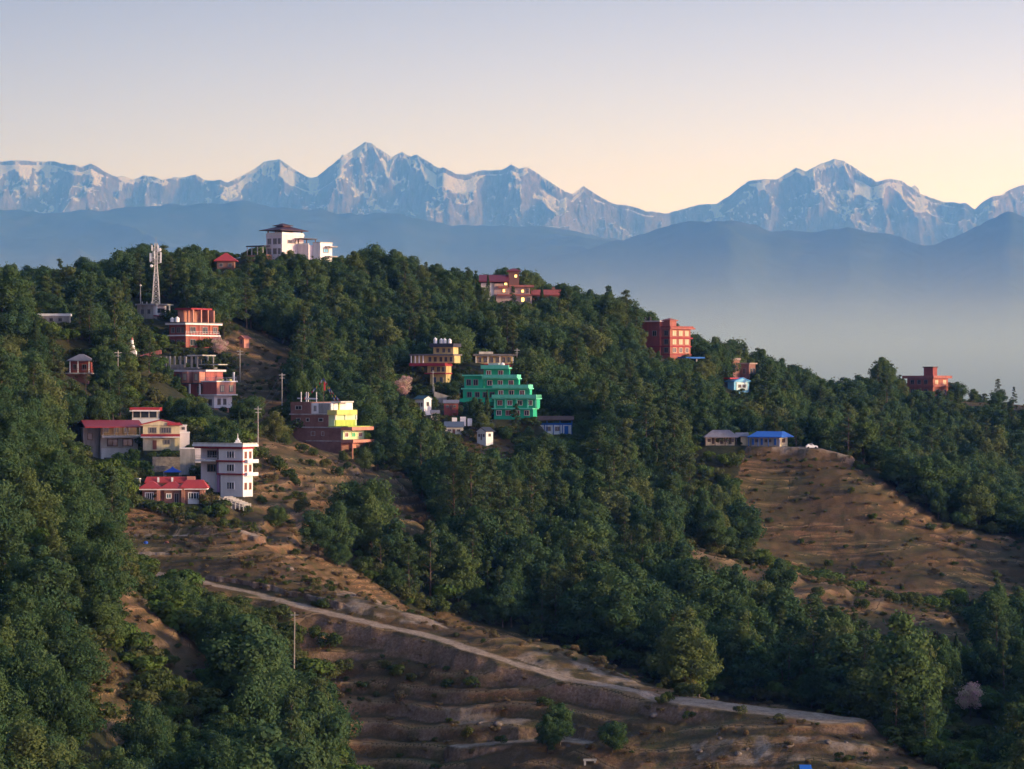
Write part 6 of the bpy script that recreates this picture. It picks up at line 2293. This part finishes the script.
# village trees
for (u, Y, kind, s, k) in ((196, 625, 'broadleaf_tree', 0.72, 1), (182, 628, 'broadleaf_tree', 0.66, 0), (170, 632, 'broadleaf_tree', 0.55, 3), (206, 622, 'broadleaf_tree', 0.62, 5), (189, 640, 'broadleaf_tree', 0.5, 5), (248, 652, 'broadleaf_tree', 0.72, 2), (256, 655, 'broadleaf_tree', 0.62, 0), (276, 622, 'broadleaf_tree', 0.7, 5),
                           (118, 655, 'broadleaf_tree', 0.75, 2), (86, 632, 'bare_tree', 0.6, 0), (54, 640, 'pine_tree', 0.9, 0), (49, 642, 'pine_tree', 0.85, 1), (132, 570, 'broadleaf_tree', 0.48, 0), (119, 575, 'broadleaf_tree', 0.4, 2), (165, 583, 'fresh_bush', 0.9, 0), (186, 552, 'fresh_bush', 0.9, 1),
                           (146, 558, 'broadleaf_tree', 0.4, 4), (216, 527, 'dry_bush', 2.0, 0), (208, 528, 'fresh_bush', 1.0, 2), (224, 522, 'fresh_bush', 0.9, 0), (343, 636, 'broadleaf_tree', 0.3, 0), (364, 624, 'broadleaf_tree', 0.5, 5), (378, 640, 'broadleaf_tree', 0.66, 1),
                           (224, 752, 'bare_tree', 0.8, 0), (152, 748, 'fresh_bush', 1.2, 0), (160, 745, 'bush', 1.6, 0), (138, 745, 'broadleaf_tree', 0.4, 1),
                           (277, 527, 'broadleaf_tree', 0.48, 2), (300, 545, 'bush', 1.6, 1), (335, 512, 'broadleaf_tree', 1.0, 1), (352, 540, 'broadleaf_tree', 1.15, 0), (318, 508, 'broadleaf_tree', 0.75, 5), (372, 530, 'broadleaf_tree', 1.1, 3), (392, 525, 'broadleaf_tree', 1.05, 1), (338, 506, 'broadleaf_tree', 0.5, 2),
                           (560, 404, 'broadleaf_tree', 0.62, 0), (548, 402, 'broadleaf_tree', 0.5, 3), (612, 398, 'broadleaf_tree', 0.5, 2), (255, 392, 'bare_tree', 1.0, 0), (246, 400, 'broadleaf_tree', 0.9, 1), (335, 397, 'broadleaf_tree', 0.8, 0),
                           (400, 692, 'broadleaf_tree', 0.9, 1), (476, 716, 'broadleaf_tree', 0.72, 3), (470, 719, 'broadleaf_tree', 0.62, 0), (484, 712, 'broadleaf_tree', 0.55, 5), (480, 714, 'pine_tree', 0.66, 0), (516, 716, 'pine_tree', 0.72, 2), (487, 717, 'cypress_tree', 1.1, 0), (505, 712, 'broadleaf_tree', 0.42, 2), (528, 714, 'broadleaf_tree', 0.4, 1),
                           (942, 442, 'broadleaf_tree', 0.66, 2)):
    x, y = xy(u, Y)
    add_tree(kind, x, y, s, k=k, forced=True)
for (u, Y, kind, s, k) in ((513, 896, 'pine_tree', 0.62, 2), (492, 890, 'broadleaf_tree', 0.42, 1), (541, 898, 'broadleaf_tree', 0.6, 0), (482, 890, 'broadleaf_tree', 0.6, 5), (551, 904, 'broadleaf_tree', 0.7, 2), (530, 890, 'broadleaf_tree', 0.3, 2),
                           (638, 905, 'broadleaf_tree', 0.8, 5), (632, 900, 'broadleaf_tree', 0.9, 3), (650, 905, 'broadleaf_tree', 0.4, 0), (658, 908, 'broadleaf_tree', 0.34, 1), (688, 912, 'broadleaf_tree', 0.26, 2), (680, 906, 'broadleaf_tree', 0.26, 5), (644, 896, 'broadleaf_tree', 0.5, 6),
                           (720, 932, 'broadleaf_tree', 0.36, 0), (755, 936, 'broadleaf_tree', 0.5, 1), (756, 946, 'broadleaf_tree', 0.8, 3), (262, 876, 'broadleaf_tree', 0.5, 1), (270, 876, 'broadleaf_tree', 0.26, 2), (276, 876, 'broadleaf_tree', 0.5, 0), (284, 875, 'broadleaf_tree', 0.66, 3), (291, 876, 'broadleaf_tree', 0.74, 5), (299, 875, 'broadleaf_tree', 0.76, 0), (306, 876, 'broadleaf_tree', 0.64, 1), (312, 877, 'broadleaf_tree', 0.52, 2), (314, 876, 'broadleaf_tree', 0.22, 4), (326, 880, 'broadleaf_tree', 0.25, 2), (904, 1116, 'broadleaf_tree', 0.6, 2), (920, 1112, 'broadleaf_tree', 0.3, 0), (950, 1116, 'broadleaf_tree', 0.4, 5)):
    x, y = xy(u, Y)
    add_tree(kind, x, y, s, k=k, forced=True)
x, y = xy(218, 730)
add_tree('blossom_tree', x, y, 0.8, forced=True)
x, y = xy(971, 478)
add_tree('blossom_tree', x, y, 0.84, forced=True)
# low growth that hides the smooth ground between the upper houses
for (u, Y, kind, s, k) in ((70, 630, 'bush', 1.4, 0), (62, 626, 'bush', 1.6, 1), (94, 636, 'fresh_bush', 1.2, 0), (102, 640, 'broadleaf_tree', 0.45, 2), (78, 622, 'bush', 1.5, 2), (166, 684, 'bush', 1.5, 0), (176, 680, 'bush', 1.6, 1), (186, 678, 'fresh_bush', 1.2, 1),
                           (196, 674, 'bush', 1.5, 2), (160, 690, 'broadleaf_tree', 0.4, 1), (168, 672, 'broadleaf_tree', 0.4, 3), (176, 668, 'broadleaf_tree', 0.36, 0), (162, 676, 'bush', 1.7, 0), (182, 672, 'bush', 1.5, 1), (172, 678, 'bush', 1.8, 2), (178, 684, 'bush', 1.5, 0), (170, 690, 'bush', 1.5, 1), (150, 694, 'broadleaf_tree', 0.5, 0), (142, 700, 'bush', 1.5, 0), (150, 706, 'fresh_bush', 1.0, 2), (160, 704, 'bush', 1.3, 1), (172, 728, 'bush', 1.3, 2), (180, 732, 'bush', 1.1, 0),
                           (210, 528, 'dry_bush', 2.2, 1), (218, 526, 'bush', 1.4, 0), (204, 530, 'bush', 1.3, 1), (224, 526, 'dry_bush', 1.5, 0), (449, 700, 'bush', 1.4, 0), (456, 703, 'bush', 1.2, 1), (440, 712, 'bush', 1.5, 2), (468, 708, 'bush', 1.4, 0), (460, 716, 'fresh_bush', 1.1, 0),
                           (434, 728, 'broadleaf_tree', 0.3, 3), (452, 740, 'broadleaf_tree', 0.5, 5), (460, 744, 'broadleaf_tree', 0.62, 1), (438, 747, 'broadleaf_tree', 0.32, 4)):
    x, y = xy(u, Y)
    add_tree(kind, x, y, s, k=k, forced=True)
# a light green belt along the gully and the terraces
for (u, Y, s) in ((176, 446, 1.7), (160, 452, 1.5), (188, 440, 1.4), (146, 458, 1.5), (170, 440, 1.2), (133, 462, 1.4), (214, 425, 1.1), (200, 432, 1.0)):
    bush_at('fresh_bush', u, Y, s)
rb = random.Random(21)
for (u, Y, s) in ((265, 590, 1.5), (272, 588, 1.6), (280, 584, 1.7), (288, 580, 1.5), (296, 576, 1.3), (250, 560, 1.4), (262, 545, 1.3), (310, 600, 1.2), (325, 604, 1.5), (335, 600, 1.3), (300, 620, 1.3), (316, 616, 1.2), (372, 604, 1.2), (345, 610, 1.1),
                  (260, 620, 1.2), (270, 640, 1.3), (285, 632, 1.2), (246, 534, 1.2), (236, 510, 1.3), (222, 505, 1.2), (250, 505, 1.0), (200, 512, 1.2), (190, 514, 1.3), (178, 516, 1.4), (160, 516, 1.5), (146, 517, 1.4), (134, 516, 1.4),
                  (400, 432, 1.2), (385, 434, 1.1), (410, 430, 1.0), (450, 426, 1.0), (470, 424, 1.0), (660, 408, 0.9), (665, 409, 1.0), (690, 404, 0.8), (740, 402, 0.8), (780, 398, 0.9), (330, 440, 1.5), (345, 436, 1.3), (315, 442, 1.4), (470, 412, 0.9), (500, 408, 0.8),
                  (850, 700, 1.0), (870, 690, 1.0), (905, 690, 1.0), (930, 690, 1.3), (945, 694, 1.2), (770, 690, 0.9), (800, 680, 1.0), (830, 668, 1.0), (890, 664, 1.1), (700, 596, 1.4), (730, 592, 1.5), (780, 588, 1.3), (820, 586, 1.2), (860, 578, 1.3), (900, 574, 1.3)):
    bush_at('bush', u + rb.uniform(-2, 2), Y, s * rb.uniform(0.85, 1.15))

scatter_forest()
VIS = visible_sizes()
for t, n in zip(TREES, VIS):
    t['vis'] = int(n)

LANDMARKS = [
    (290, 240, "pagoda roofed hilltop hotel"), (226, 258, "red pyramid roofed hut"), (156, 272, "telecom mast"), (190, 335, "brick guest house"), (188, 362, "concrete frame"), (205, 390, "pink stepped house"),
    (74, 368, "veranda house"), (132, 346, "stupa shrine"), (53, 316, "long white shed"), (243, 340, "orange hut"), (110, 440, "long red roofed house"), (162, 436, "cream gabled house"), (224, 468, "white villa"), (172, 490, "red roofed bungalow"),
    (325, 420, "bare brick house"), (500, 392, "mint green hotel"), (432, 362, "yellow hotel"), (495, 359, "yellow lodge"), (555, 424, "blue trimmed shed"), (454, 428, "slate roofed cottage"), (507, 285, "lit ridge lodge"),
    (546, 292, "red annex"), (668, 340, "red hotel"), (742, 364, "brown house"), (738, 382, "blue gable house"), (930, 380, "red skyline house"), (770, 438, "blue roofed farmhouse"), (725, 438, "grey roofed farmhouse"),
    (294, 640, "gully pole"), (150, 572, "dirt track top"), (430, 640, "dirt track middle"), (620, 688, "dirt track bend"), (830, 718, "dirt track end"), (970, 708, "pink blossom tree"),
    (405, 385, "blossom tree near the yellow hotel"), (880, 500, "bare spur crest"), (960, 590, "foot of the bare spur"), (850, 590, "terraced bench"), (690, 555, "terraced bench top"), (400, 505, "stepped brown terraces"),
    (160, 640, "bare slope in the gully"), (110, 695, "small bare patch"), (1000, 540, "lower end of the bare spur"), (400, 710, "dark terraces"), (60, 560, "near wooded spur"), (20, 690, "lower left corner"), (20, 430, "near spur crest"), (30, 280, "left end of the ridge"),
]
WORDS = {'broadleaf_tree': "broadleaf tree", 'near_tree': "broadleaf tree", 'pine_tree': "slender pine", 'cypress_tree': "narrow spire tree", 'blossom_tree': "pink blossom tree", 'bare_tree': "thin half bare tree", 'bush': "green bush", 'fresh_bush': "bright green bush", 'dry_bush': "orange brown bush"}
CAT = {'bush': 'bush', 'fresh_bush': 'bush', 'dry_bush': 'bush'}
FORM = {0: "round", 1: "tall oval", 2: "spreading", 3: "billowing", 4: "sparse", 5: "dense", 6: "tapering"}


def describe(t):
    f = F / t['y']
    u = t['x'] * f + CU
    v = CV - t['z'] * f - PROTO[t['kind']][t['k']][2] * t['s'] * f * 0.55
    d = sorted(((math.hypot(u - a, (v - b) * 1.3), a, b, n) for a, b, n in LANDMARKS))
    r, a, b, n = d[0]
    du, dv = u - a, v - b
    second = d[1][3]
    rel = ("above" if dv < 0 else "below") if abs(dv) > abs(du) * 0.8 else "beside"
    near = "just " if r < 28 else ("" if r < 62 else "well ")
    if rel == "beside" and near:
        near = "close " if near == "just " else "some way "
    sz = t['s'] * t['w']
    size = "small" if sz < 0.68 else ("medium" if sz < 0.95 else ("large" if sz < 1.12 else "very large"))
    form = FORM[t['k']] + " " if t['kind'] in ('broadleaf_tree', 'near_tree') else ""
    t['uv'] = (u, v)
    where = "%s%s the %s" % (near, rel, n)
    if rel == "beside":
        where = "%sbeside the %s" % (near, n)
    lb = "%s %s%s %s" % (size, form, WORDS[t['kind']], where)
    if len(lb.split()) > 12:
        lb = "%s %s %s" % (size, WORDS[t['kind']], where)
    if len(lb.split()) > 12:
        lb = '%s %s' % (WORDS[t['kind']], where)
    return lb, second


def as_thing(t, label, group):
    tm, cm, H, R, _ = PROTO[t['kind']][t['k']]
    nm = {'near_tree': 'broadleaf_tree', 'fresh_bush': 'bush', 'dry_bush': 'bush', 'bare_tree': 'thin_tree'}.get(t['kind'], t['kind'])
    o = bpy.data.objects.new(nm, None)
    COL.objects.link(o)
    o.location = (t['x'], t['y'], t['z'])
    o.rotation_euler = (0, 0, t['rot'])
    o['kind'] = 'thing'
    o.scale = (t['s'] * t['w'], t['s'] * t['w'], t['s'])
    tag(o, label, CAT.get(t['kind'], "tree"), group)
    for part, me in (("trunk" if "bush" not in nm else "stem", tm), ("crown" if "bush" not in nm else "leaves", cm)):
        c = bpy.data.objects.new(part, me)
        COL.objects.link(c)
        c.parent = o


def plant_all():
    order = sorted(range(len(TREES)), key=lambda i: -TREES[i]['vis'])
    pick, rest, cnt = [], [], {}
    for i in order:
        t = TREES[i]
        key = 'bush' if 'bush' in t['kind'] else ('pine_tree' if t['kind'] == 'pine_tree' else ('other' if t['kind'] in ('cypress_tree', 'blossom_tree', 'bare_tree') else 'broad'))
        lim = {'broad': 300, 'pine_tree': 200, 'bush': 150, 'other': 110}[key]
        if t['vis'] >= 12 and cnt.get(key, 0) < lim:
            cnt[key] = cnt.get(key, 0) + 1
            pick.append(t)
        else:
            rest.append(t)
    lab = {}
    for t in pick:
        base, second = describe(t)
        t['second'] = second
        lab.setdefault(base, []).append(t)
    ORD = {2: ["left one of two", "right one of two"], 3: ["leftmost of three", "middle of three", "rightmost of three"],
           4: ["leftmost of four", "second of four", "third of four", "rightmost of four"], 5: ["leftmost of five", "second of five", "middle of five", "fourth of five", "rightmost of five"]}
    for base, ts in lab.items():
        ts.sort(key=lambda t: t['uv'][0])
        bushy = 'bush' in ts[0]['kind']
        grp = "bushes of the open slopes" if bushy else "trees of the wooded hillside"
        for i, t in enumerate(ts):
            if len(ts) == 1:
                as_thing(t, base, grp)
            elif len(ts) <= 5:
                as_thing(t, base + ", " + ORD[len(ts)][i], grp)
            else:
                as_thing(t, base, base)
    for t in rest:
        pass
    if rest:
        stuff_instances("forest", rest)
    print("TREES", len(TREES), "individual", len(pick), cnt, "stuff", len(rest))


plant_all()


def boulders():
    rng = random.Random(9)
    mt, nt, out = new_mat("pale_rock")
    tc = N(nt, "ShaderNodeTexCoord").outputs["Object"]
    c = ramp(nt, noise_tex(nt, 1.3, 6, 0.7, tc), [(0.35, (0.06, 0.05, 0.04)), (0.5, (0.15, 0.12, 0.10)), (0.68, (0.24, 0.20, 0.17))])
    bb = N(nt, "ShaderNodeBsdfDiffuse")
    nt.links.new(c, bb.inputs[0])
    nt.links.new(bb.outputs[0], out.inputs[0])
    protos = []
    for i in range(4):
        nu, nv = 14, 9
        V = []
        for a in range(nv):
            th = math.pi * a / (nv - 1)
            for b_ in range(nu):
                ph = 2 * math.pi * b_ / nu
                d = np.array([math.sin(th) * math.cos(ph), math.sin(th) * math.sin(ph), math.cos(th)])
                r = 1 + 0.32 * float(fbm(d[0] * 1.4 + i * 9, d[1] * 1.4 + d[2] * 1.7, 3, 300 + i))
                V.append(np.round(d * r * np.array([1.0, 0.8, 0.62]) * 5) / 5 * 0.35 + d * r * np.array([1.0, 0.8, 0.62]) * 0.65)
        Q = []
        for a in range(nv - 1):
            for b_ in range(nu):
                Q.append((a * nu + b_, a * nu + (b_ + 1) % nu, (a + 1) * nu + (b_ + 1) % nu, (a + 1) * nu + b_))
        me = mesh_np("boulder", np.array(V), np.array(Q))
        me.materials.append(mt)
        protos.append(me)
    spots = [(480, 717, 413), (498, 716, 412), (654, 706, 407), (700, 744, 394), (738, 752, 391), (747, 749, 392), (790, 748, 391), (828, 742, 391), (846, 740, 391), (866, 752, 388), (720, 738, 396),
             (142, 606, 381), (136, 602, 384), (352, 608, 458), (290, 570, 474), (880, 478, 712), (892, 486, 708), (848, 502, 690)]
    sizes = ["small", "flat", "chunky", "jagged"]
    made = {}
    for i, (u, v, Y) in enumerate(spots):
        x, y = xy(u, Y)
        z = float(ground(np.array([x]), np.array([y]))[0])
        s = rng.uniform(0.35, 0.8)
        o = bpy.data.objects.new("boulder", protos[i % 4])
        COL.objects.link(o)
        o.location = (x, y, z - 0.12 * s)
        o.scale = (s * rng.uniform(0.9, 1.5), s, s)
        o.rotation_euler = (0, 0, rng.random() * 6.28)
        t = dict(x=x, y=y, z=z, s=1.0, w=1.0, kind='bush', k=0)
        lb, _ = describe(t)
        lb = "%s pale %s boulder %s" % ("big" if s > 0.58 else "smaller", sizes[i % 4] if i % 4 else "round", lb.split("green bush ")[1])
        made.setdefault(lb, []).append((u, o))
    ORD2 = {2: ["left one of two", "right one of two"], 3: ["leftmost of three", "middle of three", "rightmost of three"]}
    for lb, os_ in made.items():
        os_.sort(key=lambda q: q[0])
        for i, (u, o) in enumerate(os_):
            tag(o, lb if len(os_) == 1 or len(os_) > 3 else lb + ", " + ORD2[len(os_)][i], "boulder", "pale boulders on the dry slopes", 'thing')


boulders()


def undergrowth():
    """low scrub and dry tufts that nobody could count, on the open slopes and under the trees"""
    rng = np.random.default_rng(77)
    items = []
    for y0, y1, step, pr in ((330, 520, 1.4, 0.58), (520, 760, 1.9, 0.58), (760, 1180, 4.0, 0.4)):
        ys = np.arange(y0, y1, step)
        for yc in ys:
            xa, xb = (-40 - CU) / F * yc, (1064 - CU) / F * yc
            xs = np.arange(xa, xb, step)
            xs = xs + rng.uniform(-0.5, 0.5, len(xs)) * step
            yy = yc + rng.uniform(-0.5, 0.5, len(xs)) * step
            z, op, rd, ct, _tr = ground(xs, yy, True)
            g = fbm(xs / 12, yy / 12, 3, 55)
            for i in range(len(xs)):
                if rd[i] > 0.05:
                    continue
                if op[i] > 0:
                    if rng.random() > pr * min(1.3, max(0.22, (g[i] + 0.25) * 1.9)):
                        continue
                    r = rng.random()
                    kind = 'dry_bush' if r < 0.62 - g[i] * 0.5 else 'bush'
                    s = rng.uniform(0.14, 0.72) * (1.2 if yc > 520 else 1) * (1.7 if rng.random() < 0.06 else 1) * (0.75 if kind == 'bush' else 1)
                else:
                    if rng.random() > 0.42:
                        continue
                    kind = 'bush' if rng.random() < 0.85 else 'fresh_bush'
                    s = rng.uniform(0.6, 1.9)
                u = xs[i] / yy[i] * F + CU
                v = CV - z[i] / yy[i] * F
                k = int(rng.integers(0, len(PROTO[kind])))
                hh = PROTO[kind][k][2] * s * F / yy[i]
                bad = False
                for (a, b, c, e, Yp) in PROTECT:
                    if yy[i] < Yp + 2 and a - 2 < u < c + 2 and v - hh < e and v > b:
                        bad = True
                        break
                if not bad:
                    items.append(dict(kind=kind, k=k, x=float(xs[i]), y=float(yy[i]), z=float(z[i]) - 0.05, s=float(s), w=float(rng.uniform(0.9, 1.5)), rot=float(rng.random() * 6.28)))
    stuff_instances("undergrowth", items)
    print("UNDERGROWTH", len(items))


undergrowth()
